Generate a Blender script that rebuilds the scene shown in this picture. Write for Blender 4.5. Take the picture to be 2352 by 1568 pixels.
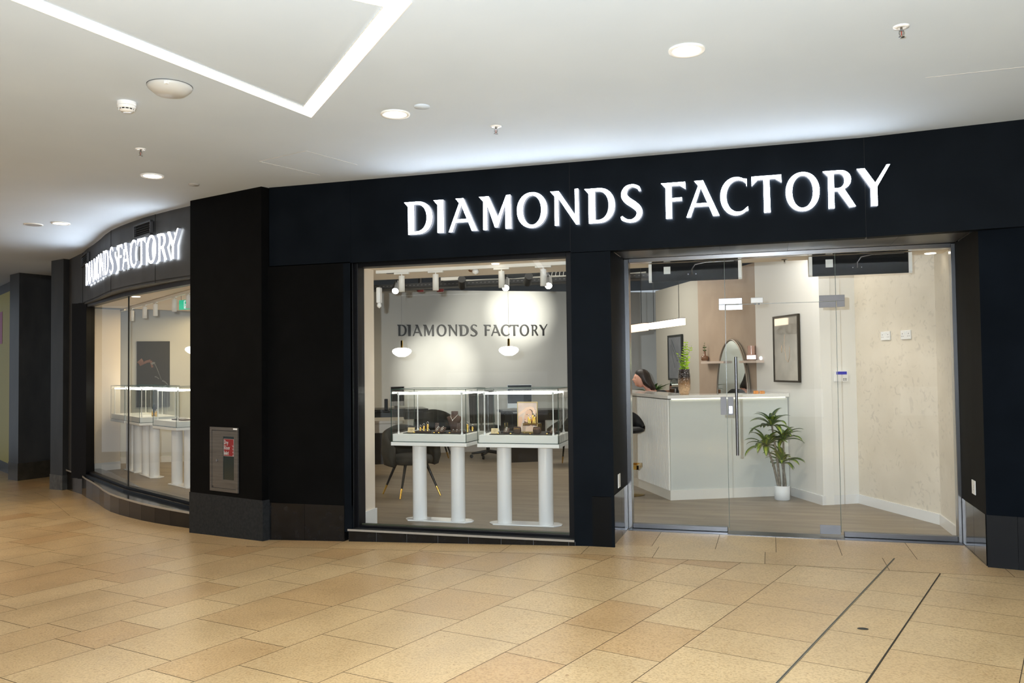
import bpy, bmesh, math, random
from mathutils import Vector, Matrix
random.seed(7)
SC = bpy.context.scene
COL = SC.collection
for o in list(bpy.data.objects): bpy.data.objects.remove(o, do_unlink=True)

# ---------------------------------------------------------------- camera
F = 1950.0; CXP, CYP = 1176.0, 784.0; EYE = 1.5
YAW = math.radians(17.0); PITCH = math.atan(62/1950.0); ROLL = 0.0118
fw = Vector((-math.sin(YAW)*math.cos(PITCH), math.cos(YAW)*math.cos(PITCH), math.sin(PITCH)))
_r0 = Vector((math.cos(YAW), math.sin(YAW), 0)); _u0 = _r0.cross(fw)
Rv = _r0*math.cos(ROLL) - _u0*math.sin(ROLL); Uv = _r0*math.sin(ROLL) + _u0*math.cos(ROLL)
EYEP = Vector((0, 0, EYE))
cam = bpy.data.cameras.new('camera'); camo = bpy.data.objects.new('camera', cam); COL.objects.link(camo)
cam.sensor_width = 36; cam.lens = 36*F/2352; cam.clip_start = 0.05; cam.clip_end = 200
M = Matrix((( Rv.x, Uv.x, -fw.x, 0), (Rv.y, Uv.y, -fw.y, 0), (Rv.z, Uv.z, -fw.z, EYE), (0, 0, 0, 1)))
camo.matrix_world = M
SC.camera = camo
# ---------------------------------------------------------------- world, exposure
w = bpy.data.worlds.new('world'); SC.world = w; w.use_nodes = True
w.node_tree.nodes['Background'].inputs[0].default_value = (0.80, 0.90, 1.0, 1)
w.node_tree.nodes['Background'].inputs[1].default_value = 0.5
SC.view_settings.view_transform = 'Standard'; SC.view_settings.look = 'None'
SC.view_settings.exposure = 0.0; SC.view_settings.gamma = 1.0; SC.view_settings.use_curve_mapping = False
cy = SC.cycles
cy.use_denoising = True; cy.max_bounces = 10; cy.diffuse_bounces = 4; cy.glossy_bounces = 4
cy.transmission_bounces = 8; cy.transparent_max_bounces = 24; cy.sample_clamp_indirect = 6.0
cy.caustics_reflective = False; cy.caustics_refractive = False

def lamp(name, kind, loc, power, col=(1, 1, 1), target=None, **kw):
    l = bpy.data.lights.new(name, kind); l.energy = power; l.color = col
    for k, v in kw.items(): setattr(l, k, v)
    o = bpy.data.objects.new(name, l); COL.objects.link(o); o.location = loc
    if target is not None:
        o.rotation_euler = (Vector(target)-Vector(loc)).to_track_quat('-Z', 'Y').to_euler()
    elif kind in ('AREA', 'SPOT'): pass
    return o
# the flash on the camera
lamp('camera_flash', 'POINT', (-0.18, 0.02, 1.63), 1250, (0.84, 0.93, 1.0), shadow_soft_size=0.02)
# fill lamps added to brighten the hall, behind the camera and at left
lamp('hall_fill', 'AREA', (0.5, -6.9, 6.5), 520, (0.85, 0.93, 1.0), target=(0.5, -4.6, 0), shape='RECTANGLE', size=6.0, size_y=3.0)
lamp('hall_fill_left', 'AREA', (-9.5, 4.5, 3.15), 170, (1.0, 0.82, 0.58), target=(-9.5, 4.5, 0), shape='RECTANGLE', size=4.0, size_y=2.0)

# ---------------------------------------------------------------- pixel -> point helpers (photo frame 2352 x 1568)
def ray(x, y): return fw + Rv*((x-CXP)/F) - Uv*((y-CYP)/F)
def Zp(x, y, z): d = ray(x, y); return EYEP + d*((z-EYE)/d.z)
def Pp(x, y, p, n):
    d = ray(x, y); p = Vector(p); n = Vector(n); return EYEP + d*((p-EYEP).dot(n)/d.dot(n))
def Yp(x, y, yy): return Pp(x, y, (0, yy, 0), (0, 1, 0))
def Vp(P, x, y): return Pp(x, y, P, (fw.x, fw.y, 0))
def gz(x): return 0.05 - 0.03*max(0.0, -1.45-x)
def Gp(x, y):
    z = -.1
    for _ in range(25):
        p = Zp(x, y, z); z = gz(p.x)
    return p

# ---------------------------------------------------------------- materials
MAT = {}
def mat(name, col=(.8, .8, .8), rough=.5, metal=0.0, emit=None, es=0.0, spec=.5, alpha=None, coat=0.0, trans=0.0, ior=1.45):
    if name in MAT: return MAT[name]
    m = bpy.data.materials.new(name); m.use_nodes = True
    b = m.node_tree.nodes['Principled BSDF']
    b.inputs['Base Color'].default_value = (*col, 1); b.inputs['Roughness'].default_value = rough
    b.inputs['Metallic'].default_value = metal; b.inputs['Specular IOR Level'].default_value = spec
    b.inputs['Coat Weight'].default_value = coat; b.inputs['Transmission Weight'].default_value = trans
    b.inputs['IOR'].default_value = ior
    if emit: b.inputs['Emission Color'].default_value = (*emit, 1); b.inputs['Emission Strength'].default_value = es
    MAT[name] = m; return m
def N(m, t, **kw):
    n = m.node_tree.nodes.new(t)
    for k, v in kw.items():
        if k in n.inputs: n.inputs[k].default_value = v
        else: setattr(n, k, v)
    return n
def L(m, a, b): m.node_tree.links.new(a, b)
def noisy(name, c1, c2, scale=8, rough=.5, detail=4, bump=0.0, bscale=None, stretch=(1, 1, 1), lo=.35, hi=.65, metal=0, r2=None, spec=.5, coat=0):
    if name in MAT: return MAT[name]
    m = mat(name, c1, rough, metal, spec=spec, coat=coat); b = m.node_tree.nodes['Principled BSDF']
    tc = N(m, 'ShaderNodeTexCoord'); mp = N(m, 'ShaderNodeMapping'); mp.inputs['Scale'].default_value = stretch
    L(m, tc.outputs['Object'], mp.inputs[0])
    nz = N(m, 'ShaderNodeTexNoise'); nz.inputs['Scale'].default_value = scale; nz.inputs['Detail'].default_value = detail
    L(m, mp.outputs[0], nz.inputs['Vector'])
    cr = N(m, 'ShaderNodeValToRGB'); cr.color_ramp.elements[0].position = lo; cr.color_ramp.elements[1].position = hi
    cr.color_ramp.elements[0].color = (*c1, 1); cr.color_ramp.elements[1].color = (*c2, 1)
    L(m, nz.outputs[0], cr.inputs[0]); L(m, cr.outputs[0], b.inputs['Base Color'])
    if r2 is not None:
        mr = N(m, 'ShaderNodeMapRange'); mr.inputs['To Min'].default_value = rough; mr.inputs['To Max'].default_value = r2
        L(m, nz.outputs[0], mr.inputs[0]); L(m, mr.outputs[0], b.inputs['Roughness'])
    if bump:
        n2 = N(m, 'ShaderNodeTexNoise'); n2.inputs['Scale'].default_value = bscale or scale*4; n2.inputs['Detail'].default_value = 5
        L(m, mp.outputs[0], n2.inputs['Vector'])
        bp = N(m, 'ShaderNodeBump'); bp.inputs['Strength'].default_value = bump; bp.inputs['Distance'].default_value = .01
        L(m, n2.outputs[0], bp.inputs['Height']); L(m, bp.outputs[0], b.inputs['Normal'])
    return m
def glassmat(name, tint=(.94, .97, .95), refl=1.0, rough=0.0, ior=1.5):
    if name in MAT: return MAT[name]
    m = bpy.data.materials.new(name); m.use_nodes = True; nt = m.node_tree
    for n in list(nt.nodes): nt.nodes.remove(n)
    out = N(m, 'ShaderNodeOutputMaterial'); mix = N(m, 'ShaderNodeMixShader'); tr = N(m, 'ShaderNodeBsdfTransparent')
    gl = N(m, 'ShaderNodeBsdfGlossy'); fr = N(m, 'ShaderNodeFresnel'); fr.inputs['IOR'].default_value = ior
    tr.inputs[0].default_value = (*tint, 1); gl.inputs['Roughness'].default_value = rough
    mu = N(m, 'ShaderNodeMath', operation='MULTIPLY'); mu.inputs[1].default_value = refl
    ge = N(m, 'ShaderNodeNewGeometry'); sb = N(m, 'ShaderNodeMath', operation='SUBTRACT'); sb.inputs[0].default_value = 1.0
    L(m, ge.outputs['Backfacing'], sb.inputs[1]); m2 = N(m, 'ShaderNodeMath', operation='MULTIPLY')
    L(m, fr.outputs[0], m2.inputs[0]); L(m, sb.outputs[0], m2.inputs[1])
    L(m, m2.outputs[0], mu.inputs[0]); L(m, mu.outputs[0], mix.inputs[0]); L(m, tr.outputs[0], mix.inputs[1]); L(m, gl.outputs[0], mix.inputs[2])
    L(m, mix.outputs[0], out.inputs[0]); MAT[name] = m; return m
def emis(name, col, s):
    if name in MAT: return MAT[name]
    m = bpy.data.materials.new(name); m.use_nodes = True; nt = m.node_tree
    for n in list(nt.nodes): nt.nodes.remove(n)
    out = N(m, 'ShaderNodeOutputMaterial'); e = N(m, 'ShaderNodeEmission'); e.inputs[0].default_value = (*col, 1); e.inputs[1].default_value = s
    L(m, e.outputs[0], out.inputs[0]); MAT[name] = m; return m

BLACK = noisy('facade_black', (.0036, .0050, .0070), (.0052, .0070, .0096), scale=3, rough=.5, detail=6, r2=.62, bump=.02, bscale=60, spec=.04)
PILL = noisy('pillar_black', (.0025, .0025, .0025), (.0035, .0035, .0035), scale=5, rough=.6, bump=.02, bscale=50, spec=.05)
TILE = noisy('gloss_black_tile', (.006, .006, .006), (.010, .010, .011), scale=14, rough=.06, r2=.16, bump=.01, bscale=40, spec=.4)
STONE = noisy('dark_plinth_stone', (.013, .014, .015), (.022, .023, .024), scale=40, rough=.5, r2=.6, spec=.15)
FRAME = mat('black_frame', (.004, .004, .005), .4, spec=.2)
GREYF = mat('dark_grey_frame', (.045, .045, .048), .45)
CHROME = mat('brushed_steel', (.34, .345, .36), .2, 1)
STEEL = mat('satin_steel', (.17, .17, .18), .3, 1)
REVEAL = noisy('reveal_metal', (.06, .055, .05), (.09, .08, .072), scale=2, rough=.35, r2=.45, metal=.8)
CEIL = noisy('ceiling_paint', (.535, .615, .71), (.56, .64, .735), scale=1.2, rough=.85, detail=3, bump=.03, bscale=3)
CREAM = mat('cream_paint', (.80, .70, .58), .7)
WHITEP = mat('white_paint', (.82, .81, .77), .6)
GREYW = noisy('grey_wall_paint', (.60, .60, .57), (.64, .64, .61), scale=2, rough=.7)
TAUPE = noisy('taupe_wall_paint', (.40, .31, .235), (.44, .345, .265), scale=4, rough=.65)
SAGE = mat('warm_grey_paint', (.50, .475, .41), .7)
GLOSSW = mat('gloss_white', (.80, .80, .79), .18, coat=.5)
SATINW = mat('satin_white', (.80, .80, .77), .4)
DARKCEIL = mat('open_ceiling_black', (.006, .006, .006), .8)
GOLD = mat('gold', (.86, .56, .14), .22, metal=1)
SILVER = mat('silver', (.92, .91, .88), .12, metal=1)
BROWNV = mat('brown_velvet', (.075, .045, .032), .8)
FIT = mat('fitting_grey', (.27, .27, .29), .5, .0, spec=.3)
DARKV = mat('black_velvet', (.012, .012, .012), .8)
OLIVEV = noisy('grey_velvet', (.030, .028, .022), (.045, .041, .032), scale=12, rough=.8)
BLKM = mat('black_metal', (.008, .008, .008), .35)
GLASS = glassmat('window_glass', (.985, .99, .988), .62)
CGLASS = glassmat('case_glass', (.985, .992, .985), 1.0)
GEDGE = mat('glass_edge', (.010, .045, .035), .15)
LED = emis('led_white', (1.0, .99, .97), 14)
LEDW = emis('led_case', (1.0, .98, .90), 14)
WARM = emis('warm_lamp', (1.0, .80, .58), 5)
GLOBE = emis('globe_lamp', (1.0, .96, .88), 4.0)
SPOTE = emis('spot_lens', (1, .98, .9), 20)
DOWN = emis('downlight_lens', (1.0, .93, .78), 6)

# plaster wall with trowel marks
PLAST = mat('marbled_plaster', (.5, .45, .38), .45)
def _plaster(m):
    b = m.node_tree.nodes['Principled BSDF']; tc = N(m, 'ShaderNodeTexCoord')
    n1 = N(m, 'ShaderNodeTexNoise'); n1.inputs['Scale'].default_value = 2.2; n1.inputs['Detail'].default_value = 3
    n2 = N(m, 'ShaderNodeTexNoise'); n2.inputs['Scale'].default_value = 13; n2.inputs['Detail'].default_value = 9; n2.inputs['Distortion'].default_value = 1.6
    n3 = N(m, 'ShaderNodeTexNoise'); n3.inputs['Scale'].default_value = 4; n3.inputs['Detail'].default_value = 2
    for n in (n1, n2, n3): L(m, tc.outputs['Object'], n.inputs['Vector'])
    r1 = N(m, 'ShaderNodeValToRGB'); e = r1.color_ramp.elements; e[0].position = .35; e[1].position = .7
    e[0].color = (.66, .60, .50, 1); e[1].color = (.74, .68, .58, 1); L(m, n1.outputs[0], r1.inputs[0])
    r2 = N(m, 'ShaderNodeValToRGB'); e = r2.color_ramp.elements; e[0].position = .565; e[1].position = .64
    e[0].color = (0, 0, 0, 1); e[1].color = (1, 1, 1, 1); L(m, n2.outputs[0], r2.inputs[0])
    r3 = N(m, 'ShaderNodeValToRGB'); e = r3.color_ramp.elements; e[0].position = .40; e[1].position = .52
    e[0].color = (0, 0, 0, 1); e[1].color = (.28, .28, .28, 1); L(m, n3.outputs[0], r3.inputs[0])
    mu = N(m, 'ShaderNodeMath', operation='MULTIPLY'); L(m, r2.outputs[0], mu.inputs[0]); L(m, r3.outputs[0], mu.inputs[1])
    mx = N(m, 'ShaderNodeMixRGB'); mx.inputs[2].default_value = (.36, .33, .28, 1)
    L(m, mu.outputs[0], mx.inputs[0]); L(m, r1.outputs[0], mx.inputs[1]); L(m, mx.outputs[0], b.inputs['Base Color'])
_plaster(PLAST)
# wood-effect vinyl floor
VINYL = mat('vinyl_plank', (.3, .25, .2), .42)
def _vinyl(m):
    b = m.node_tree.nodes['Principled BSDF']; tc = N(m, 'ShaderNodeTexCoord'); mp = N(m, 'ShaderNodeMapping')
    mp.inputs['Rotation'].default_value = (0, 0, math.radians(8)); mp.inputs['Scale'].default_value = (1.0, 7, 1)
    L(m, tc.outputs['Object'], mp.inputs[0])
    n1 = N(m, 'ShaderNodeTexNoise'); n1.inputs['Scale'].default_value = 1.3; n1.inputs['Detail'].default_value = 6; n1.inputs['Roughness'].default_value = .6
    L(m, mp.outputs[0], n1.inputs['Vector'])
    r1 = N(m, 'ShaderNodeValToRGB'); e = r1.color_ramp.elements; e[0].position = .3; e[1].position = .7
    e[0].color = (.20, .16, .115, 1); e[1].color = (.33, .27, .195, 1); L(m, n1.outputs[0], r1.inputs[0])
    br = N(m, 'ShaderNodeTexBrick'); br.inputs['Scale'].default_value = 1; br.inputs['Brick Width'].default_value = 1.2
    br.inputs['Row Height'].default_value = .19; br.inputs['Mortar Size'].default_value = .001
    br.inputs['Color1'].default_value = (.92, .92, .92, 1); br.inputs['Color2'].default_value = (1, 1, 1, 1); br.inputs['Mortar'].default_value = (.55, .55, .55, 1)
    mp2 = N(m, 'ShaderNodeMapping'); mp2.inputs['Rotation'].default_value = (0, 0, math.radians(8)); L(m, tc.outputs['Object'], mp2.inputs[0]); L(m, mp2.outputs[0], br.inputs['Vector'])
    mx = N(m, 'ShaderNodeMixRGB', blend_type='MULTIPLY'); mx.inputs[0].default_value = 1
    L(m, r1.outputs[0], mx.inputs[1]); L(m, br.outputs[0], mx.inputs[2]); L(m, mx.outputs[0], b.inputs['Base Color'])
_vinyl(VINYL)
# polished limestone slabs: speckle + per-slab tone from a face attribute
SLAB = mat('limestone_slab', (.5, .4, .27), .22)
def _slab(m):
    b = m.node_tree.nodes['Principled BSDF']; tc = N(m, 'ShaderNodeTexCoord'); at = N(m, 'ShaderNodeAttribute'); at.attribute_name = 'slab'
    r1 = N(m, 'ShaderNodeValToRGB'); e = r1.color_ramp.elements
    e[0].position = 0; e[0].color = (.62, .45, .245, 1); e[1].position = 1; e[1].color = (.48, .285, .125, 1)
    k = r1.color_ramp.elements.new(.6); k.color = (.57, .395, .205, 1)
    L(m, at.outputs['Fac'], r1.inputs[0])
    n1 = N(m, 'ShaderNodeTexNoise'); n1.inputs['Scale'].default_value = 90; n1.inputs['Detail'].default_value = 3
    n2 = N(m, 'ShaderNodeTexNoise'); n2.inputs['Scale'].default_value = 2.2; n2.inputs['Detail'].default_value = 5
    n3 = N(m, 'ShaderNodeTexNoise'); n3.inputs['Scale'].default_value = 55; n3.inputs['Detail'].default_value = 4; n3.inputs['Distortion'].default_value = .8
    for n in (n1, n2, n3): L(m, tc.outputs['Object'], n.inputs['Vector'])
    r2 = N(m, 'ShaderNodeValToRGB'); e = r2.color_ramp.elements; e[0].position = .36; e[0].color = (.80, .74, .66, 1); e[1].position = .56; e[1].color = (1.04, 1.03, 1.0, 1)
    L(m, n1.outputs[0], r2.inputs[0])
    r3 = N(m, 'ShaderNodeValToRGB'); e = r3.color_ramp.elements; e[0].position = .3; e[0].color = (.88, .87, .86, 1); e[1].position = .65; e[1].color = (1.03, 1.03, 1.03, 1)
    L(m, n2.outputs[0], r3.inputs[0])
    r4 = N(m, 'ShaderNodeValToRGB'); e = r4.color_ramp.elements; e[0].position = .64; e[0].color = (1, 1, 1, 1); e[1].position = .72; e[1].color = (.62, .50, .38, 1)
    L(m, n3.outputs[0], r4.inputs[0])
    prev = r1.outputs[0]
    for r in (r2, r3, r4):
        mx = N(m, 'ShaderNodeMixRGB', blend_type='MULTIPLY'); mx.inputs[0].default_value = 1
        L(m, prev, mx.inputs[1]); L(m, r.outputs[0], mx.inputs[2]); prev = mx.outputs[0]
    L(m, prev, b.inputs['Base Color'])
    mr = N(m, 'ShaderNodeMapRange'); mr.inputs['To Min'].default_value = .24; mr.inputs['To Max'].default_value = .40
    L(m, n2.outputs[0], mr.inputs[0]); L(m, mr.outputs[0], b.inputs['Roughness'])
    bp = N(m, 'ShaderNodeBump'); bp.inputs['Strength'].default_value = .05; bp.inputs['Distance'].default_value = .01
    L(m, n2.outputs[0], bp.inputs['Height']); L(m, bp.outputs[0], b.inputs['Normal'])
_slab(SLAB)

# ---------------------------------------------------------------- mesh builder
class MB:
    def __init__(s): s.v = []; s.f = []; s.sm = []; s.mi = []
    def add(s, vs, fs, smooth=False, mi=0):
        n = len(s.v); s.v += [Vector(p) for p in vs]
        for f in fs: s.f.append([i+n for i in f]); s.sm.append(smooth); s.mi.append(mi)
        return s
    def box(s, x0, x1, y0, y1, z0, z1, mi=0):
        return s.add([(x0, y0, z0), (x1, y0, z0), (x1, y1, z0), (x0, y1, z0), (x0, y0, z1), (x1, y0, z1), (x1, y1, z1), (x0, y1, z1)],
                     [(0, 3, 2, 1), (4, 5, 6, 7), (0, 1, 5, 4), (1, 2, 6, 5), (2, 3, 7, 6), (3, 0, 4, 7)], mi=mi)
    def obox(s, c, u, v, wv, hu, hv, hw, mi=0):
        c, u, v, wv = map(Vector, (c, u, v, wv)); P = []
        for k in (-1, 1):
            for (a, b) in ((-1, -1), (1, -1), (1, 1), (-1, 1)): P.append(c+u*hu*a+v*hv*b+wv*hw*k)
        return s.add(P, [(0, 3, 2, 1), (4, 5, 6, 7), (0, 1, 5, 4), (1, 2, 6, 5), (2, 3, 7, 6), (3, 0, 4, 7)], mi=mi)
    def prism(s, poly, z0, z1, mi=0):
        n = len(poly); a = sum(poly[i][0]*poly[(i+1) % n][1]-poly[(i+1) % n][0]*poly[i][1] for i in range(n))
        if a < 0: poly = poly[::-1]
        g0 = z0 if callable(z0) else (lambda x, y: z0); g1 = z1 if callable(z1) else (lambda x, y: z1)
        vs = [(p[0], p[1], g0(*p[:2])) for p in poly]+[(p[0], p[1], g1(*p[:2])) for p in poly]
        fs = [tuple(range(n))[::-1], tuple(range(n, 2*n))]+[(i, (i+1) % n, n+(i+1) % n, n+i) for i in range(n)]
        return s.add(vs, fs, mi=mi)
    def wall(s, pts, th, z0, z1, side=1, mi=0):
        """a wall following a plan polyline; th is laid to one side"""
        n = len(pts); P = [Vector((p[0], p[1])) for p in pts]; nr = []
        for i in range(n):
            a = P[max(i-1, 0)]; b = P[min(i+1, n-1)]; d = (b-a).normalized(); nr.append(Vector((-d.y, d.x))*side)
        Q = [P[i]+nr[i]*th for i in range(n)]
        g0 = z0 if callable(z0) else (lambda x, y: z0); g1 = z1 if callable(z1) else (lambda x, y: z1)
        for i in range(n-1):
            a, b, c, d = P[i], P[i+1], Q[i+1], Q[i]
            vs = [(p.x, p.y, g0(p.x, p.y)) for p in (a, b, c, d)]+[(p.x, p.y, g1(p.x, p.y)) for p in (a, b, c, d)]
            fs = [(0, 3, 2, 1), (4, 5, 6, 7), (0, 1, 5, 4), (2, 3, 7, 6)]
            if i == 0: fs.append((3, 0, 4, 7))
            if i == n-2: fs.append((1, 2, 6, 5))
            if side < 0: fs = [f[::-1] for f in fs]
            s.add(vs, fs, mi=mi)
        return s
    def tube(s, pts, r, n=10, closed=False, caps=True, mi=0):
        P = [Vector(p) for p in pts]; m = len(P); R = r if isinstance(r, (list, tuple)) else [r]*m
        vs = []; up = Vector((0, 0, 1)); prev = None
        for i in range(m):
            a = P[i-1] if (i > 0 or closed) else P[i]; b = P[(i+1) % m] if (i < m-1 or closed) else P[i]
            d = (b-a).normalized()
            if prev is None: x = d.cross(up); x = x if x.length > .1 else d.cross(Vector((1, 0, 0)))
            else: x = prev-d*prev.dot(d)
            x.normalize(); prev = x; y = d.cross(x)
            for k in range(n):
                t = 2*math.pi*k/n; vs.append(P[i]+(x*math.cos(t)+y*math.sin(t))*R[i])
        fs = []
        for i in range(m if closed else m-1):
            for k in range(n):
                a = i*n+k; b = i*n+(k+1) % n; c = ((i+1) % m)*n+(k+1) % n; d = ((i+1) % m)*n+k; fs.append((a, b, c, d))
        s.add(vs, fs, smooth=True, mi=mi)
        if caps and not closed: s.add(vs[:n], [tuple(range(n))[::-1]], mi=mi); s.add(vs[-n:], [tuple(range(n))], mi=mi)
        return s
    def lathe(s, prof, c=(0, 0, 0), n=28, smooth=True, sx=1, sy=1, mi=0):
        c = Vector(c); vs = []
        for r, z in prof:
            for k in range(n): t = 2*math.pi*k/n; vs.append(c+Vector((r*math.cos(t)*sx, r*math.sin(t)*sy, z)))
        fs = []
        for i in range(len(prof)-1):
            for k in range(n): fs.append((i*n+k, i*n+(k+1) % n, (i+1)*n+(k+1) % n, (i+1)*n+k))
        s.add(vs, fs, smooth=smooth, mi=mi)
        if prof[0][0] > 1e-4: s.add(vs[:n], [tuple(range(n))[::-1]], mi=mi)
        if prof[-1][0] > 1e-4: s.add(vs[-n:], [tuple(range(n))], mi=mi)
        return s
    def cyl(s, c, r, z0, z1, n=24, mi=0): return s.lathe([(r, z0), (r, z1)], c, n, mi=mi)
    def torus(s, c, R, r, u=(1, 0, 0), v=(0, 1, 0), n=20, m=8, mi=0):
        c, u, v = Vector(c), Vector(u), Vector(v)
        return s.tube([c+(u*math.cos(2*math.pi*k/n)+v*math.sin(2*math.pi*k/n))*R for k in range(n)], r, m, closed=True, mi=mi)
    def build(s, name, m, parent=None, world=True, bevel=0.0, kind=None, origin=None):
        me = bpy.data.meshes.new(name)
        vs = s.v
        if parent is not None and world:
            inv = parent.matrix_world.inverted() if parent.get('_mw') is None else WM(parent).inverted()
            vs = [inv @ p for p in vs]
        org = Vector((0, 0, 0))
        if parent is None and origin is None and vs:
            lo = [min(p[i] for p in vs) for i in range(3)]; hi = [max(p[i] for p in vs) for i in range(3)]
            org = Vector(((lo[0]+hi[0])/2, (lo[1]+hi[1])/2, lo[2]))
        elif parent is None and origin is not None: org = Vector(origin)
        me.from_pydata([tuple(p-org) for p in vs], [], s.f); me.update()
        for p, a, k in zip(me.polygons, s.sm, s.mi): p.use_smooth = a; p.material_index = k
        for q in (m if isinstance(m, (list, tuple)) else [m]): me.materials.append(q)
        o = bpy.data.objects.new(name, me); COL.objects.link(o); o.location = org
        if parent is not None: o.parent = parent
        if bevel:
            bm = o.modifiers.new('bevel', 'BEVEL'); bm.width = bevel; bm.segments = 2; bm.limit_method = 'ANGLE'
        if kind: o['kind'] = kind
        return o
def WM(o):
    m = Matrix.Translation(o.location) @ o.rotation_euler.to_matrix().to_4x4()
    return (WM(o.parent) @ m) if o.parent else m
def thing(name, label, cat, loc=(0, 0, 0), rz=0, group=None):
    o = bpy.data.objects.new(name, None); COL.objects.link(o); o.location = loc; o.rotation_euler = (0, 0, rz); o.empty_display_size = .1
    o['label'] = label; o['category'] = cat; o['_mw'] = 1
    if group: o['group'] = group
    return o
def tag(o, label, cat, group=None, kind=None):
    o['label'] = label; o['category'] = cat
    if group: o['group'] = group
    if kind: o['kind'] = kind
    return o
def part(mb, name, m, parent, **kw):
    return mb.build(name, m, parent, world=kw.pop('world', False), **kw)
def struct(mb, name, m, label=None, **kw):
    o = mb.build(name, m, None, kind='structure', **kw)
    if label: o['label'] = label
    return o
def dup(root, loc, rz=None, label=None, group=None):
    r = root.copy(); COL.objects.link(r); r.location = loc
    if rz is not None: r.rotation_euler = (0, 0, rz)
    if label: r['label'] = label
    if group: r['group'] = group
    for ch in list(root.children):
        c = ch.copy(); COL.objects.link(c); c.parent = r
        for g in list(ch.children):
            d = g.copy(); COL.objects.link(d); d.parent = c
    return r

H = 3.2
# ================================================================ MALL FLOOR
FAC = [(-14.5, 13.1), (-12.2, 11.5), (-10.05, 10.17), (-9.24, 9.62), (-8.53, 9.06), (-8.1, 8.72), (-7.5, 8.24), (-6.9, 7.87), (-6.3, 7.56), (-5.64, 7.29), (-5.1, 7.08), (-4.42, 6.86)]
def mall_floor():
    a = math.radians(16.85); nx, ny = math.cos(a), -math.sin(a); tx, ty = math.sin(a), math.cos(a)
    S = [-.275, -.853, -1.2, -1.76, -2.13, -2.493, -3.03, -3.59, -3.97, -4.55, -4.96, -5.34, -5.89, -6.27, -6.82, -7.2, -7.76, -8.3, -8.68, -9.24, -9.62, -10.2, -10.6, -11.2, -11.6, -12.2, -12.6, -13.2, -13.8, -14.4, -15, -15.6, -16.2, -16.8, -17.4]
    S = [2.9, 2.3, 1.95, 1.4, 1.0, .45, .08]+S; S = [8.5, 7.9, 7.3, 6.7, 6.1, 5.5, 4.9, 4.3, 3.7, 3.3]+S
    known = {-.853: [5.44, 4.86, 4.28, 3.70], -1.2: [5.735, 5.15, 4.585, 4.183], -1.76: [5.63, 5.05, 4.475, 3.9], -2.13: [5.35, 4.77, 4.2, 3.62],
             -2.493: [5.27, 4.72, 4.32, 3.757], -3.03: [4.95, 4.525, 3.967, 3.4]}
    mb = MB(); tone = []
    def quad(P, dz=0.0):
        mb.add([(x, y, gz(x)+dz) for x, y in P], [tuple(range(len(P)))]); tone.append(min(1, max(0, random.betavariate(1.6, 2.4))))
    g = .0022
    for i in range(len(S)-1):
        s1, s0 = S[i], S[i+1]
        ts = known.get(S[i], None)
        if ts: ts = sorted(ts); lo = ts[0]; hi = ts[-1]
        else: ts = []; lo = hi = random.uniform(3.5, 4.2)
        full = list(ts) if ts else [lo]
        t = hi
        while t < 24: t += random.choice((.40, .57, .57, .75)); full.append(t)
        t = lo
        while t > -9: t -= random.choice((.40, .57, .57, .75)); full.append(t)
        full.sort()
        for t0, t1 in zip(full, full[1:]):
            c = [(s0+g, t0+g), (s1-g, t0+g), (s1-g, t1-g), (s0+g, t1-g)]
            P = [(s*nx+tt*tx, s*ny+tt*ty) for s, tt in c]
            cx = sum(p[0] for p in P)/4; cyy = sum(p[1] for p in P)/4
            if cx < -19 or cx > 7 or cyy > 17 or cyy < -9.2 or (cx > -4.5 and cyy > 8.3) or (cx <= -4.5 and cyy > 8.3-.75*(cx+4.5)+.6): continue
            # split where the ramp starts
            if min(p[0] for p in P) < -1.45 < max(p[0] for p in P):
                for sgn in (1, -1):
                    out = []
                    for k in range(4):
                        p, q = P[k], P[(k+1) % 4]; ip = (p[0]+1.45)*sgn >= 0; iq = (q[0]+1.45)*sgn >= 0
                        if ip: out.append(p)
                        if ip != iq: u = (-1.45-p[0])/(q[0]-p[0]); out.append((-1.45, p[1]+(q[1]-p[1])*u))
                    if len(out) > 2: quad(out)
                    if sgn == 1 and len(out) > 2: tt = tone[-1]
                tone[-1] = tt
            else: quad(P)
    # border courses laid parallel to the shopfront (slightly proud)
    def strip(line, th, lens, dz):
        # line: plan polyline (shop side), slabs of width th towards the hall
        P = [Vector(p) for p in line]; seg = [(P[k+1]-P[k]).length for k in range(len(P)-1)]; tot = sum(seg)
        def at(s):
            for k, q in enumerate(seg):
                if s <= q or k == len(seg)-1:
                    d = (P[k+1]-P[k]).normalized(); return P[k]+d*s, Vector((d.y, -d.x))
                s -= q
        m = max(1, int(tot/.12)); A_ = []; B_ = []
        NN = []
        for j in range(m+1): q, nn = at(tot*j/m); A_.append(q); B_.append(q+nn*(th-.001)); NN.append(nn)
        for j in range(m):
            if NN[j].dot(NN[j+1]) < .999: continue
            P4 = [B_[j], B_[j+1], A_[j+1], A_[j]]; mb.add([(p[0], p[1], gz(p[0])+dz-.0007) for p in P4], [(0, 1, 2, 3)], mi=1); tone.append(.5)
        s = 0; k = 0
        while s < tot-.02:
            e = min(tot, s+lens[k % len(lens)]); k += 1
            n = max(1, int((e-s)/.25)); up = []; dn = []
            for j in range(n+1):
                q, nn = at(s+.002+(e-s-.004)*j/n); up.append(q+nn*.002); dn.append(q+nn*(th-.003))
            for j in range(n):
                quad([dn[j], dn[j+1], up[j+1], up[j]], dz)
                if j: tone[-1] = tone[-2]
            s = e
    strip([(p[0], p[1]+.02) for p in FAC[2:-2]]+[(-5.1, 7.10), (-4.5, 6.955), (-1.45, 6.94)], .44, (.78, .62, .86, .7), .0012)
    strip([(-1.45, 6.94), (2.6, 6.94)], .42, (.55, .82, .84, .78, .5), .0012)
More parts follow.
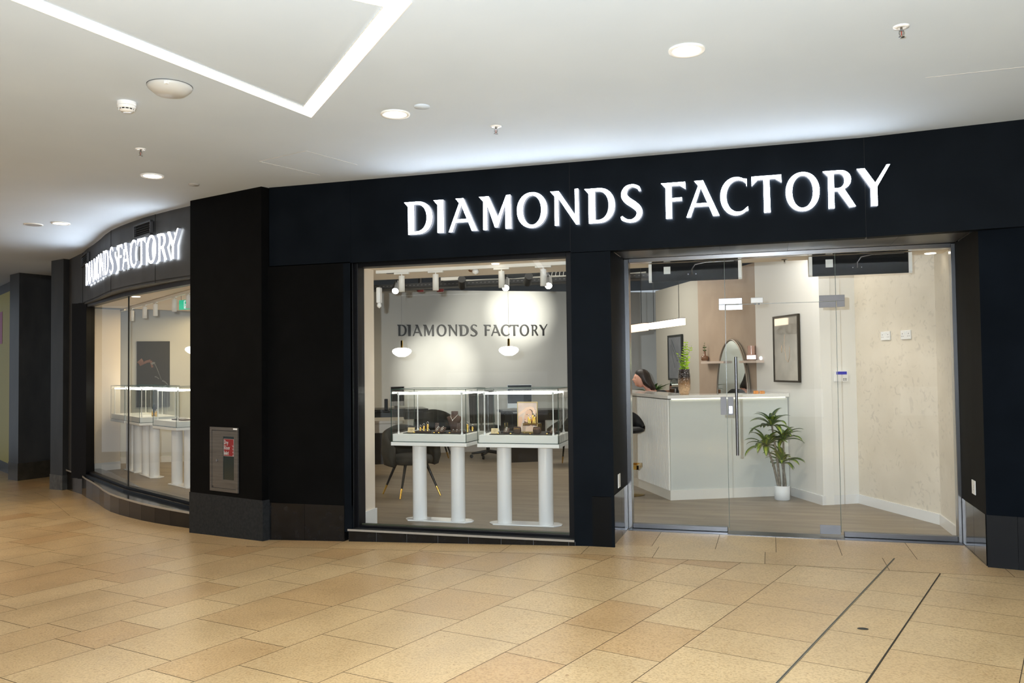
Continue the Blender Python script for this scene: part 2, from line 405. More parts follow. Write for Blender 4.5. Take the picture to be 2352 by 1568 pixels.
    strip([(-1.26, 7.72), (1.43, 7.72)], .79, (.30, .50, .46, .48, .52, .43), .0014)
    # base under the joints
    bx = [-19, -1.45, 7]
    for x0, x1 in zip(bx, bx[1:]):
        mb.add([(x0, -9, gz(x0)-.003), (x1, -9, gz(x1)-.003), (x1, 17, gz(x1)-.003), (x0, 17, gz(x0)-.003)], [(0, 1, 2, 3)], mi=1); tone.append(.5)
    o = mb.build('floor', [SLAB, mat('grout', (.075, .05, .025), .9)], kind='structure', origin=(0, 0, 0))
    o['label'] = 'polished tan limestone slab floor of the shopping hall'
    at = o.data.attributes.new('slab', 'FLOAT', 'FACE')
    for k, t in enumerate(tone): at.data[k].value = t
mall_floor()
# metal joint covers let into the floor
a = math.radians(16.85)
def floorline(x0, y0, x1, y1, wd, m, name, label, cat):
    d = Vector((x1-x0, y1-y0, 0)).normalized(); n = Vector((-d.y, d.x, 0)); c = Vector(((x0+x1)/2, (y0+y1)/2, .0525))
    mb = MB().obox(c, d, n, (0, 0, 1), Vector((x1-x0, y1-y0, 0)).length/2, wd/2, .0015)
    mb.obox(c+Vector((0, 0, .001)), d, n, (0, 0, 1), Vector((x1-x0, y1-y0, 0)).length/2, wd*.12, .0018, mi=1)
    return tag(mb.build(name, m), label, cat)
floorline(-.52, 2.4, .842, 6.925, .011, [mat('joint_metal', (.22, .20, .16), .4, .4), mat('joint_rubber', (.03, .028, .02), .7)], 'expansion_joint', 'metal edged movement joint running across the floor to the doorway', 'floor joint')
floorline(-.1, 2.63, 1.078, 6.50, .0065, [mat('joint_dark', (.06, .045, .03), .8), mat('joint_rubber', (.03, .028, .02), .7)], 'sealant_joint', 'dark sealed floor joint right of the metal edged one', 'floor joint')
# dark spots on the paving
mb = MB(); mb.lathe([(0, .001), (.028, .0015), (.03, 0)], (*Gp(1982, 1444)[:2], .0515), 14, sx=1.0, sy=.6)
tag(mb.build('gum_stain', mat('stain', (.03, .03, .025), .7)), 'small dark flattened spot on the pale slabs near the bottom right', 'stain')

# ================================================================ MALL CEILING
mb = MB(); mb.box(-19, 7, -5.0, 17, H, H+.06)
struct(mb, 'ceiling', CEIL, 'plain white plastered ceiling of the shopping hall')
def ceil_at(x, y): return Zp(x, y, H)
# zigzag light strip
def strip_light(pts, wd):
    P = [Vector((p[0], p[1])) for p in pts]; n = len(P); Lf = []; Rt = []
    for i in range(n):
        d0 = (P[i]-P[i-1]).normalized() if i else (P[1]-P[0]).normalized()
        d1 = (P[i+1]-P[i]).normalized() if i < n-1 else d0
        n0 = Vector((-d0.y, d0.x)); n1 = Vector((-d1.y, d1.x)); b = (n0+n1).normalized(); k = wd/2/max(.3, b.dot(n0))
        Lf.append(P[i]+b*k); Rt.append(P[i]-b*k)
    t = thing('strip_light', 'bright white zigzag light strip recessed in the ceiling', 'strip light', (P[1].x, P[1].y, H))
    mb = MB(); fr = MB()
    for i in range(n-1):
        q = [Lf[i], Lf[i+1], Rt[i+1], Rt[i]]
        mb.prism([tuple(p) for p in q], H-.005, H-.001)
        for A, B in ((Lf[i], Lf[i+1]), (Rt[i], Rt[i+1])):
            d = (B-A).normalized(); nn = Vector((-d.y, d.x, 0)); c = (A+B)/2
            fr.obox((c.x, c.y, H-.004), (d.x, d.y, 0), nn, (0, 0, 1), (B-A).length/2, .0025, .003)
    mb.build('diffuser', emis('strip_led', (1, 1, 1), 7), t); fr.build('edge_trim', SATINW, t)
strip_light([(-3.9, -1.1), (-2.881, 4.89), (-1.628, 3.57), (-3.3, 1.75)], .105)
# round fittings
def downlight(px, py, label, r=.098, power=16):
    p = ceil_at(px, py); t = thing('downlight', label, 'ceiling light', p, 0, 'round ceiling downlights')
    mb = MB(); mb.lathe([(r, 0), (r, -.006), (r*.97, -.011), (r*.78, -.008), (r*.78, 0)], n=36); part(mb, 'bezel', SATINW, t)
    mb = MB(); mb.lathe([(0, -.0062), (r*.77, -.0062)], n=36); part(mb, 'lens', DOWN, t)
    lamp('downlight_glow', 'SPOT', (p.x, p.y, H-.03), power, (1, .93, .80), target=(p.x, p.y, 0), spot_size=math.radians(110), spot_blend=.6, shadow_soft_size=.06)
downlight(1577, 114, 'round ceiling downlight at upper right, nearest the camera')
downlight(908, 261, 'round ceiling downlight beside the light strip corner')
downlight(350, 403, 'round ceiling downlight above the small end of the pillar', power=7)
downlight(140, 512, 'round ceiling downlight farthest left above the curved shop front', power=7)
p = ceil_at(77, 515); t = thing('ceiling_speaker', 'flat grey round speaker disc on the ceiling beside the farthest downlight', 'speaker', p)
part(MB().lathe([(.1, 0), (.1, -.006), (.09, -.01)], n=30), 'rim', SATINW, t)
part(MB().lathe([(.088, -.0102), (.04, -.013), (0, -.013)], n=30), 'grille', mat('grille_grey', (.3, .3, .3), .7), t)
p = ceil_at(445, 423); tag(MB().lathe([(.05, 0), (.045, -.01), (0, -.012)], p, 24).build('cover_disc', mat('disc_grey', (.35, .35, .34), .6)), 'small grey disc on the ceiling above the pillar', 'ceiling disc')
p = ceil_at(969, 244); tag(MB().lathe([(.052, 0), (.050, -.008), (0, -.010)], p, 24).build('cover_plate', CEIL), 'small white blanking disc beside the middle downlight', 'ceiling disc')
p = ceil_at(390, 197); t = thing('emergency_light', 'shallow white oval dome fitting on the ceiling under the light strip', 'emergency light', p)
part(MB().lathe([(.125, 0), (.128, -.008), (.122, -.02), (.085, -.05), (0, -.052)], n=40), 'housing', mat('ivory_plastic', (.50, .50, .48), .4), t)
part(MB().lathe([(.129, -.001), (.129, -.004)], n=40), 'shadow_gap', mat('dark_gap', (.1, .1, .1), .8), t)
part(MB().box(.055, .075, -.118, -.100, -.03, -.012), 'indicator', GLOSSW, t)
p = ceil_at(291, 235); t = thing('smoke_detector', 'white slotted smoke detector on the ceiling at the left', 'smoke detector', p)
part(MB().lathe([(.058, 0), (.058, -.022), (.056, -.024)], n=32), 'base', GLOSSW, t)
mb = MB().lathe([(.056, -.025), (.055, -.036), (.048, -.042)], n=32); mb.lathe([(.044, -.05), (.034, -.060), (0, -.061)], n=32); part(mb, 'body', GLOSSW, t)
part(MB().lathe([(.040, -.040), (.040, -.052)], n=32), 'sensing_chamber', BLKM, t)
mb = MB()
for k in range(12):
    q = 2*math.pi*k/12; mb.box(-.002, .002, -.002, .002, -.051, -.041); 
    for v in mb.v[-8:]: v.x += .0455*math.cos(q); v.y += .0455*math.sin(q)
part(mb, 'fins', GLOSSW, t)
def sprinkler(px, py, label):
    p = ceil_at(px, py); t = thing('sprinkler', label, 'sprinkler', p, 0, 'ceiling sprinklers')
    part(MB().lathe([(.04, 0), (.038, -.006), (.02, -.008), (.014, -.004)], n=28), 'escutcheon', GLOSSW, t)
    mb = MB().cyl((0, 0, 0), .006, -.022, 0, 12); mb.tube([(.009, 0, -.02), (.011, 0, -.035), (.004, 0, -.05)], .002, 6); mb.tube([(-.009, 0, -.02), (-.011, 0, -.035), (-.004, 0, -.05)], .002, 6)
    mb.box(-.010, .010, -.004, .004, -.024, -.020); part(mb, 'frame', CHROME, t)
    part(MB().lathe([(.014, -.052), (.015, -.054), (0, -.055)], n=16), 'deflector', CHROME, t)
    part(MB().cyl((0, 0, 0), .002, -.050, -.022, 8), 'bulb', mat('sprinkler_bulb', (.3, .02, .01), .2), t)
sprinkler(2070, 61, 'chrome ceiling sprinkler at the top right of the ceiling')
sprinkler(1139, 290, 'chrome ceiling sprinkler above the shop name, nearest the fascia')
sprinkler(323, 342, 'chrome ceiling sprinkler left of the light strip')
# access hatch outlines
def hatch(c, name, label):
    P = [ceil_at(*q) for q in c]; mb = MB()
    for i in range(len(P)-1):
        A, B = P[i], P[i+1]; d = (B-A).normalized(); n = Vector((-d.y, d.x, 0)); mb.obox((A+B)/2-Vector((0, 0, .0013)), d, n, (0, 0, 1), (B-A).length/2, .0018, .0012)
    tag(mb.build(name, mat('hatch_joint', (.52, .51, .49), .8)), label, 'access panel')
hatch([(820, 378), (703, 346), (595, 370), (735, 402)], 'access_panel', 'outline of a flush access panel in the ceiling above the pillar')
hatch([(2125, 178), (2352, 153)], 'access_panel', 'thin panel joint line on the ceiling at far right')

# ================================================================ SHOPFRONT (straight part)
YF = 6.82; ZB = 2.45
def seam(mb, x, y, z0, z1): mb.box(x-.0015, x+.0015, y-.0008, y+.002, z0, z1)
mb = MB()
for x0, x1 in ((-4.42, -3.585), (-3.583, -1.573), (-1.570, .692)): mb.box(x0, x1, YF, YF+.10, ZB if x1 > -1.5 else 2.463, H)
struct(mb, 'wall_front', BLACK, 'matt black fascia panels over the window and door')
# right fascia turning towards the viewer
RF = [(.695, YF), (1.72, 6.685), (2.9, 6.45)]
mb = MB().wall(RF, .1, ZB, H); struct(mb, 'wall_front', BLACK, 'matt black fascia panel at the far right')
mb = MB(); seam(mb, .6935, YF, ZB, H); seam(mb, -1.5715, YF, 2.46, H)
struct(mb, 'trim_1', mat('seam_dark', (.002, .002, .002), .8), 'thin vertical seams between fascia panels')
# pier left of the big window
mb = MB(); mb.box(-4.44, -3.59, YF, 7.02, .30, 2.47); struct(mb, 'wall_front', PILL, 'black pier between pillar and window')
mb = MB()
xs = [-4.42, -4.06, -3.66]
for x0, x1 in zip(xs, xs[1:]): mb.add([], []); mb.prism([(x0+.0015, YF-.006), (x1-.0015, YF-.006), (x1-.0015, 7.02), (x0+.0015, 7.02)], lambda x, y: gz(x)-.01, .30)
struct(mb, 'trim_2', TILE, 'gloss black tiles at the foot of the pier')
mb = MB().box(-3.66, -3.59, YF-.002, 7.02, .07, 2.46); struct(mb, 'trim_3', BLACK, 'black edge of the window surround')
# display window frame + pane
wx0, wx1 = -3.56, -1.632
t = thing('window_1', 'large clear shop display window with black frame', 'window', (-2.6, 6.98, .05)); t['kind'] = 'structure'
mb = MB(); mb.box(-3.66, wx0, 6.9, 7.03, .07, 2.52); mb.box(wx1, -1.55, 6.9, 7.03, .07, 2.52); mb.box(wx0, wx1, 6.9, 7.03, 2.430, 2.52); mb.box(wx0, wx1, 6.9, 7.03, .05, .115)
mb.box(-3.62, -3.585, 6.85, 6.9, .09, 2.46); mb.build('window_frame', FRAME, t, bevel=.003)
MB().box(wx0-.01, wx1+.01, 6.975, 6.987, .10, 2.44).build('pane', GLASS, t)
MB().box(wx0, wx1, 6.955, 6.975, .115, .122).build('gasket', mat('gasket', (.05, .055, .03), .5), t)
# sill with light edge and tile plinth
mb = MB().box(-3.625, -1.57, YF-.012, 6.91, .082, .096); o = struct(mb, 'trim_4', STONE, 'stone sill under the display window')
mb = MB().box(-3.625, -1.57, YF-.016, YF-.011, .080, .097); struct(mb, 'trim_5', mat('pale_edge', (.30, .27, .23), .4), 'pale edge strip of the window sill')
mb = MB(); xs = [-3.62, -3.35, -3.06, -2.77, -2.49, -2.20, -1.92, -1.62, -1.565]
for x0, x1 in zip(xs, xs[1:]): mb.prism([(x0+.002, YF-.004), (x1-.002, YF-.004), (x1-.002, 6.9), (x0+.002, 6.9)], lambda x, y: gz(x)-.01, .081)
struct(mb, 'trim_6', TILE, 'row of gloss black tiles under the window sill')
mb = MB().prism([(-3.62, YF-.001), (-1.565, YF-.001), (-1.565, 6.9), (-3.62, 6.9)], lambda x, y: gz(x)-.01, .081); struct(mb, 'trim_7', mat('tile_grout', (.12, .12, .12), .8), 'grout behind the window tiles')
# pier between window and door
mb = MB(); mb.box(-1.572, -1.42, YF, 7.03, .04, 2.445); mb.box(-1.42, -1.262, YF, 7.03, .455, 2.445); mb.box(-1.262, -1.24, YF-.003, 6.84, .04, 2.445)
struct(mb, 'wall_front', BLACK, 'black pier between window and door')
mb = MB().box(-1.42, -1.262, YF-.002, 6.9, .04, .452); struct(mb, 'trim_8', mat('plinth_black', (.003, .003, .003), .4, spec=.1), 'black plinth tile at the foot of the door pier')
# door reveals
mb = MB(); mb.box(-1.30, -1.26, 6.84, 7.62, .452, 2.47); struct(mb, 'wall_left', mat('reveal_black', (.006, .006, .0065), .6, spec=.05), 'dark left reveal of the doorway')
mb = MB(); mb.box(-1.30, -1.258, 6.86, 7.28, .04, .45); mb.box(-1.30, -1.258, 7.284, 7.6, .04, .45); struct(mb, 'trim_9', TILE, 'gloss black tiles on the left door reveal')
mb = MB(); mb.box(1.437, 1.50, 6.80, 7.62, .42, 2.47); struct(mb, 'wall_right', noisy('reveal_soft', (.012, .011, .010), (.018, .017, .015), scale=3, rough=.7, stretch=(1, 1, .3), spec=.05), 'dark right reveal of the doorway')
mb = MB(); mb.box(1.436, 1.50, 6.83, 7.2, .04, .418); mb.box(1.436, 1.50, 7.204, 7.6, .04, .418); struct(mb, 'trim_10', TILE, 'gloss black tiles on the right door reveal')
mb = MB()
for x0, x1 in ((-1.26, -.392), (-.390, .145), (.147, .95), (.952, 1.437)): mb.box(x0, x1, 6.90, 7.60, 2.478, 2.49)
struct(mb, 'trim_11', REVEAL, 'brushed panels lining the head of the doorway')
mb = MB().box(-1.27, 1.436, 6.93, 7.62, 2.49, 2.56); mb.box(-1.27, 1.45, 7.6, 7.66, 2.478, 2.52); struct(mb, 'trim_12', FRAME, 'black head lining over the doorway')
# right pier
mb = MB(); mb.prism([(1.437, YF-.02), (2.9, 6.45), (2.9, 6.9), (1.5, 6.9)], .04, ZB); struct(mb, 'wall_right', noisy('facade_black_right', (.0026, .0040, .0062), (.0038, .0056, .0085), scale=3, rough=.6, spec=.02), 'black pier right of the door')
mb = MB(); mb.prism([(1.436, YF-.026), (1.62, 6.75), (1.62, 6.9), (1.5, 6.9)], .04, .42); mb.prism([(1.6215, 6.748), (2.9, 6.444), (2.9, 6.6), (1.62, 6.9)], .04, .42)
struct(mb, 'trim_13', mat('plinth_black2', (.003, .003, .0035), .4, spec=.1), 'black plinth at the foot of the right pier')

# ================================================================ ENTRANCE DOOR
YD = 7.68
t = thing('door_1', 'wide frameless glass entrance with steel rails', 'glass door', (.1, YD, .05)); t['kind'] = 'structure'
mb = MB(); mb.box(-1.285, -1.222, YD-.06, YD+.04, .05, 2.475); mb.box(1.408, 1.442, YD-.06, YD+.04, .05, 2.475); mb.box(-1.222, 1.408, YD-.06, YD+.04, 2.440, 2.478)
mb.build('steel_frame', CHROME, t, bevel=.003)
mb = MB(); mb.box(-1.30, -1.285, YD-.075, YD+.04, .05, 2.49); mb.box(1.442, 1.46, YD-.075, YD+.04, .05, 2.49); mb.box(-1.30, 1.46, YD-.075, YD+.04, 2.478, 2.495)
mb.build('outer_frame', FRAME, t)
mb = MB(); mb.box(-1.222, -.397, YD-.03, YD+.03, .058, .098); mb.build('bottom_rail', STEEL, t, bevel=.003)
mb = MB(); mb.box(.55, 1.408, YD-.03, YD+.03, .058, .100); mb.build('bottom_rail', STEEL, t, bevel=.003)
MB().box(-1.222, -.386, YD-.006, YD+.006, .09, 2.445).build('side_panel', GLASS, t)
MB().box(.531, 1.41, YD-.006, YD+.006, .09, 2.445).build('side_panel', GLASS, t)
MB().box(-.381, .527, YD-.006, YD+.006, 2.040, 2.445).build('transom_panel', GLASS, t)
leaf = MB().box(-.379, .525, YD-.006, YD+.006, .066, 2.034).build('door_leaf', GLASS, t)
EDG = mat('glass_edge_line', (.10, .13, .11), .25)
mb = MB()
for x in (-.3835, .5285): mb.box(x-.002, x+.002, YD-.0065, YD+.0065, .09, 2.44)
mb.box(-.379, .525, YD-.0065, YD+.0065, 2.0355, 2.0385); mb.build('glass_edges', EDG, t)
PH = Vector((-.30, YD-.055, 0))
hd = MB().cyl(PH, .0125, .725, 1.578, 20).build('pull_handle', STEEL, leaf, world=False)
mb = MB(); 
for z in (.86, 1.44): mb.tube([PH+Vector((0, 0, z)), (PH.x, YD, z)], .008, 10)
mb.build('handle_stud', CHROME, leaf, world=False)
def fix(m): return m
mb = MB(); mb.box(-.437, -.238, YD-.022, YD-.007, 2.040, 2.092); mb.box(-.437, -.384, YD-.022, YD-.007, 1.990, 2.0395); mb.build('patch_fitting', CHROME, t, bevel=.002)
mb = MB(); mb.box(-.379, -.236, YD-.022, YD-.007, 1.989, 2.034); mb.build('patch_fitting', CHROME, t, bevel=.002)
mb = MB(); mb.box(.395, .598, YD-.022, YD-.007, 2.040, 2.090); mb.box(.535, .598, YD-.022, YD-.007, 1.988, 2.0395); mb.build('patch_fitting', FIT, t, bevel=.002)
mb = MB(); mb.box(.393, .527, YD-.022, YD-.007, 1.986, 2.034); mb.build('patch_fitting', FIT, t, bevel=.002)
mb = MB(); mb.box(-.166, -.062, YD-.040, YD-.007, 2.041, 2.090); mb.build('door_sensor', GLOSSW, t, bevel=.006)
mb = MB(); mb.box(-.14, -.122, YD-.03, YD-.008, 2.030, 2.041); mb.box(-.106, -.090, YD-.03, YD-.008, 2.030, 2.041); mb.build('sensor_bracket', BLKM, t)
mb = MB(); mb.box(-.438, -.388, YD-.02, YD-.007, 1.074, 1.230); mb.build('lock_keep', FIT, t, bevel=.002)
mb = MB(); mb.box(-.376, -.327, YD-.024, YD-.007, 1.072, 1.230); mb.build('lock_case', FIT, leaf, world=False, bevel=.002)
mb = MB(); mb.box(-.366, -.338, YD-.0255, YD-.024, 1.085, 1.15); mb.build('keyhole_plate', CHROME, leaf, world=False)
mb = MB(); mb.box(.36, .524, YD-.024, YD-.007, .075, .150); mb.build('floor_patch', FIT, leaf, world=False, bevel=.002)
for c in leaf.children:
    pass
# (leaf is a child of the door; its children were given world coordinates)
def _fixleaf():
    inv = Matrix.Translation((-.1, -YD, -.05))
    for c in leaf.children: c.matrix_local = inv
_fixleaf()
mb = MB().box(-1.25, 1.43, YD-.13, YD+.06, .045, .056); struct(mb, 'trim_14', STEEL, 'metal threshold plate under the glass entrance')

# ================================================================ PILLAR
PL = [(-5.486, 7.08), (-4.458, 6.75), (-4.405, 6.92), (-5.43, 7.25)]
t = thing('pillar', 'broad black clad pillar carrying the dry riser cabinet', 'pillar', (-4.95, 6.95, -.06)); t['kind'] = 'structure'
MB().prism(PL, .328, H).build('shaft', PILL, t)
def outset(poly, e):
    c = Vector((sum(p[0] for p in poly)/len(poly), sum(p[1] for p in poly)/len(poly))); return [tuple(Vector(p)+(Vector(p)-c).normalized()*e) for p in poly]
MB().prism(outset(PL, .012), lambda x, y: gz(x)-.02, .328).build('plinth', STONE, t)
# dry riser cabinet on the pillar
d = Vector((PL[1][0]-PL[0][0], PL[1][1]-PL[0][1], 0)).normalized(); nrm = Vector((d.y, -d.x, 0)); P0 = Vector((*PL[0], 0))
cz = Vector((0, 0, 1))
def onpil(px, py, off=0): return Pp(px, py, P0+nrm*off, nrm)
a0 = onpil(485, 1128); a1 = onpil(549, 983); u0 = (a0-P0).dot(d); u1 = (a1-P0).dot(d)
z0 = onpil(485, 1125).z; z1 = onpil(486, 979.5).z; uc = (u0+u1)/2; hw = (u1-u0)/2
t = thing('dry_riser_cabinet', 'brushed steel dry riser inlet cabinet with red sign on black pillar', 'fire cabinet', tuple(P0+d*uc+cz*z0), math.atan2(d.y, d.x))
hh = z1-z0
mb = MB()
for b in ((-hw, hw, 0, .028), (-hw, hw, hh-.028, hh), (-hw, -hw+.028, .028, hh-.028), (hw-.028, hw, .028, hh-.028)): mb.box(b[0], b[1], -.016, -.001, b[2], b[3])
mb.box(-hw+.02, hw-.02, -.003, -.001, .02, hh-.02); CAB = noisy('cabinet_steel', (.11, .10, .088), (.15, .138, .122), scale=3, rough=.4, metal=.6, stretch=(1, 1, 30))
part(mb, 'frame', CAB, t, bevel=.002)
dw = hw-.032
mb = MB(); mb.box(-dw, -.03*0-.012, -.012, -.004, .034, hh-.034); mb.box(.10*hw/.2+.045, dw, -.012, -.004, .034, hh-.034)
gx0, gx1 = -.012, .10*hw/.2+.045; gz0, gz1 = .115, hh-.085
mb.box(gx0, gx1, -.012, -.004, .034, gz0); mb.box(gx0, gx1, -.012, -.004, gz1, hh-.034)
dr = part(mb, 'door', CAB, t)
part(MB().box(gx0, gx1, -.007, -.005, gz0, gz1), 'window_panel', mat('dark_green_glass', (.010, .018, .014), .15), dr)
part(MB().tube([(-dw*.55, -.012, hh*.48), (-dw*.55, -.022, hh*.48)], .012, 18), 'lock', CHROME, dr)
sg0, sg1 = gz1-.185, gz1-.022
part(MB().box(gx0+.006, gx1-.004, -.0085, -.007, sg0, sg1), 'sign', mat('sign_red', (.22, .008, .010), .4), dr)
part(MB().box(hw-.065, hw-.006, -.0175, -.016, hh-.018, hh-.004), 'label_strip', GLOSSW, t)
part(MB().box(-hw+.02, -hw+.05, -.0132, -.012, .036, .048), 'maker_plate', BLKM, dr)

# ---------------------------------------------------------------- lettering
def arc(cx, cyy, rx, ry, a0, a1, n=18, p=2.0):
    out = []
    for k in range(n+1):
        t = math.radians(a0+(a1-a0)*k/n); c, s = math.cos(t), math.sin(t)
        out.append((cx+rx*math.copysign(abs(c)**(2/p), c), cyy+ry*math.copysign(abs(s)**(2/p), s)))
    return out
def stroke(pts, n=6):
    P = [(Vector(p[:2]), p[2]) for p in pts]; C = []
    for i in range(len(P)-1):
        p0 = P[max(i-1, 0)]; p1 = P[i]; p2 = P[i+1]; p3 = P[min(i+2, len(P)-1)]
        for k in range(n):
            t = k/n; q = .5*((2*p1[0])+(-p0[0]+p2[0])*t+(2*p0[0]-5*p1[0]+4*p2[0]-p3[0])*t*t+(-p0[0]+3*p1[0]-3*p2[0]+p3[0])*t**3)
            C.append((q, p1[1]*(1-t)+p2[1]*t))
    C.append(P[-1]); A = []; B = []
    for i, (q, wd) in enumerate(C):
        dd = (C[min(i+1, len(C)-1)][0]-C[max(i-1, 0)][0]).normalized(); nn = Vector((-dd.y, dd.x))
        A.append(tuple(q+nn*wd/2)); B.append(tuple(q-nn*wd/2))
    return A+B[::-1]
GL = {
 'D': (.76, [[(-.12, 1), (.30, 1)]+arc(.30, .5, .46, .5, 90, -90, 22, 2.15)+[(0, 0), (0, .86)], [(.185, .915)]+arc(.27, .5, .315, .415, 90, -90, 20, 2.15)+[(.185, .085)]]),
 'I': (.19, [[(-.12, 1), (.185, 1), (.19, 0), (0, 0), (0, .86)]]),
 'A': (.89, [[(0, 0), (.115, 0), (.215, .28), (.612, .28), (.72, 0), (.89, 0), (.466, 1), (.224, 1), (.335, .865)], [(.252, .37), (.575, .37), (.40, .80)]]),
 'M': (.87, [[(0, 0), (.115, 0), (.12, .76), (.36, .06), (.45, .06), (.685, .74), (.69, 0), (.865, 0), (.845, 1), (.72, 1), (.455, .36), (.17, 1), (-.13, 1), (0, .86)]]),
 'O': (.94, [arc(.47, .5, .47, .525, 0, 359, 44, 2.1)[:-1], arc(.47, .5, .29, .435, 0, 359, 40, 2.05)[:-1]]),
 'N': (.745, [[(0, 0), (.115, 0), (.115, .80), (.66, 0), (.75, 0), (.74, 1.03), (.635, 1.03), (.635, .27), (.13, 1), (-.135, 1), (0, .86)]]),
 'S': (.66, [stroke([(.595, .84, .06), (.55, .93, .085), (.44, .985, .08), (.33, 1.0, .075), (.19, .95, .12), (.105, .83, .165), (.11, .70, .19), (.22, .575, .20), (.40, .455, .20), (.545, .32, .19), (.565, .18, .165), (.48, .06, .13), (.33, .0, .085), (.17, .015, .08), (.05, .075, .10), (.015, .14, .06)])]),
 'F': (.57, [[(0, 0), (.17, 0), (.17, .475), (.46, .48), (.46, .57), (.17, .565), (.17, .91), (.40, .91), (.57, .80), (.56, 1.0), (-.13, 1.0), (0, .86)]]),
 'C': (.80, [[(.77, .955)]+arc(.46, .5, .46, .525, 62, 306, 30, 2.05)+[(.80, .09), (.795, .20)]+arc(.52, .5, .345, .435, 308, 50, 26, 2.05)+[(.765, .745)]]),
 'T': (.84, [[(.34, 0), (.52, 0), (.505, .905), (.66, .905), (.845, .79), (.84, 1.0), (0, 1.0), (0, .745), (.17, .90), (.335, .905)]]),
 'R': (.78, [[(0, 0), (.17, 0), (.17, .45), (.27, .45), (.60, 0), (.78, .02), (.47, .49)]+arc(.34, .745, .32, .255, -62, 90, 14, 2.1)+[(-.15, 1), (0, .86)], [(.17, .53), (.29, .53)]+arc(.29, .725, .18, .195, -90, 90, 14, 2.1)+[(.29, .92), (.17, .92)]]),
 'Y': (.90, [[(.37, 0), (.55, 0), (.55, .50), (.91, 1.06), (.82, 1.06), (.50, .60), (.215, 1), (0, 1), (.37, .47)]]),
}
_gm = {}
def glyph_mesh(ch, depth):
    if (ch, depth) in _gm: return _gm[(ch, depth)]
    cu = bpy.data.curves.new('glyph', 'CURVE'); cu.dimensions = '2D'; cu.fill_mode = 'BOTH'; cu.extrude = depth/2
    for lp in GL[ch][1]:
        s = cu.splines.new('POLY'); s.points.add(len(lp)-1)
        for p, q in zip(s.points, lp): p.co = (q[0], q[1], 0, 1)
        s.use_cyclic_u = True
    tmp = bpy.data.objects.new('glyph_tmp', cu); COL.objects.link(tmp)
    bpy.context.view_layer.update()
    me = bpy.data.meshes.new_from_object(tmp.evaluated_get(bpy.context.evaluated_depsgraph_get()))
    bpy.data.objects.remove(tmp, do_unlink=True)
    vs = [v.co.copy() for v in me.vertices]; fs = [tuple(p.vertices) for p in me.polygons]; ns = [p.normal.z for p in me.polygons]
    _gm[(ch, depth)] = (vs, fs, ns); return vs, fs, ns
def letter(ch, org, ux, hgt, wx, depth, mats, parent, name='letter'):
    """org = lower left corner in the world, ux = unit vector along the text, outward normal = ux x z ... extruded outwards"""
    vs, fs, ns = glyph_mesh(ch, 1.0); ux = Vector(ux).normalized(); uz = Vector((0, 0, 1)); un = ux.cross(uz)
    mb = MB(); mb.v = [Vector(org)+ux*(v.x*wx)+uz*(v.y*hgt)+un*((v.z+.5)*depth) for v in vs]; mb.f = [list(f) for f in fs]
    mb.sm = [False]*len(fs); mb.mi = [0 if abs(n) > .9 else 1 for n in ns]
    return mb.build(name, mats, parent)
FACE = emis('letter_face', (.88, .94, 1.0), 23)
SIDE = emis('letter_side', (.80, .86, 1.0), .5)
# main sign: left and right edges of every letter read off the fascia
LETS = [('D', 937.5, 993), ('I', 1005, 1019), ('A', 1030.5, 1096), ('M', 1110, 1174.5), ('O', 1187.5, 1256.5), ('N', 1274, 1329), ('D', 1352, 1412), ('S', 1426.5, 1475),
        ('F', 1529, 1575), ('A', 1576, 1651.5), ('C', 1654.3, 1718), ('T', 1726.7, 1795), ('O', 1804.5, 1882.3), ('R', 1902, 1964.7), ('Y', 1968.5, 2044.3)]
t = thing('shop_sign', 'large glowing white letters reading DIAMONDS FACTORY on the fascia above the door and window', 'sign', (-1.1, YF, 2.67))
zb, zt = 2.672, 2.955
for ch, xl, xr in LETS:
    ym = 500-(xl-930)*.078
    A = Yp(xl, ym, YF-.055); B = Yp(xr, ym, YF-.055); wx = (B.x-A.x)/GL[ch][0]
    letter(ch, (A.x, YF-.012, zb), (1, 0, 0), zt-zb, wx, .045, [FACE, SIDE], t)

# ================================================================ CURVED SHOPFRONT
CUR = [(-9.24, 9.62), (-8.9, 9.34), (-8.53, 9.06), (-8.1, 8.72), (-7.8, 8.47), (-7.5, 8.24), (-7.2, 8.045), (-6.9, 7.87), (-6.6, 7.705), (-6.3, 7.56), (-6.0, 7.43), (-5.64, 7.29), (-5.3, 7.16)]
END = [(-10.0, 10.14), (-9.24, 9.62)]
mb = MB().wall(CUR, .06, 2.46, H, 1); mb.wall(END, .12, -.25, H, 1); struct(mb, 'wall_left', noisy('facade_grey_black', (.045, .045, .045), (.06, .06, .06), scale=3, rough=.55, spec=.35), 'dark curved fascia of the left shop front')
mb = MB()
for q in ((-9.24, 9.62), (-7.5, 8.24), (-6.3, 7.56)):
    mb.box(q[0]-.002, q[0]+.002, q[1]-.004, q[1]+.0, 2.46, H)
struct(mb, 'trim_15', mat('seam_dark', (.002, .002, .002), .8), 'seams in the curved fascia')
GP = [(-9.06, 9.55), (-7.44, 8.43), (-5.86, 7.56), (-5.2, 7.23)]
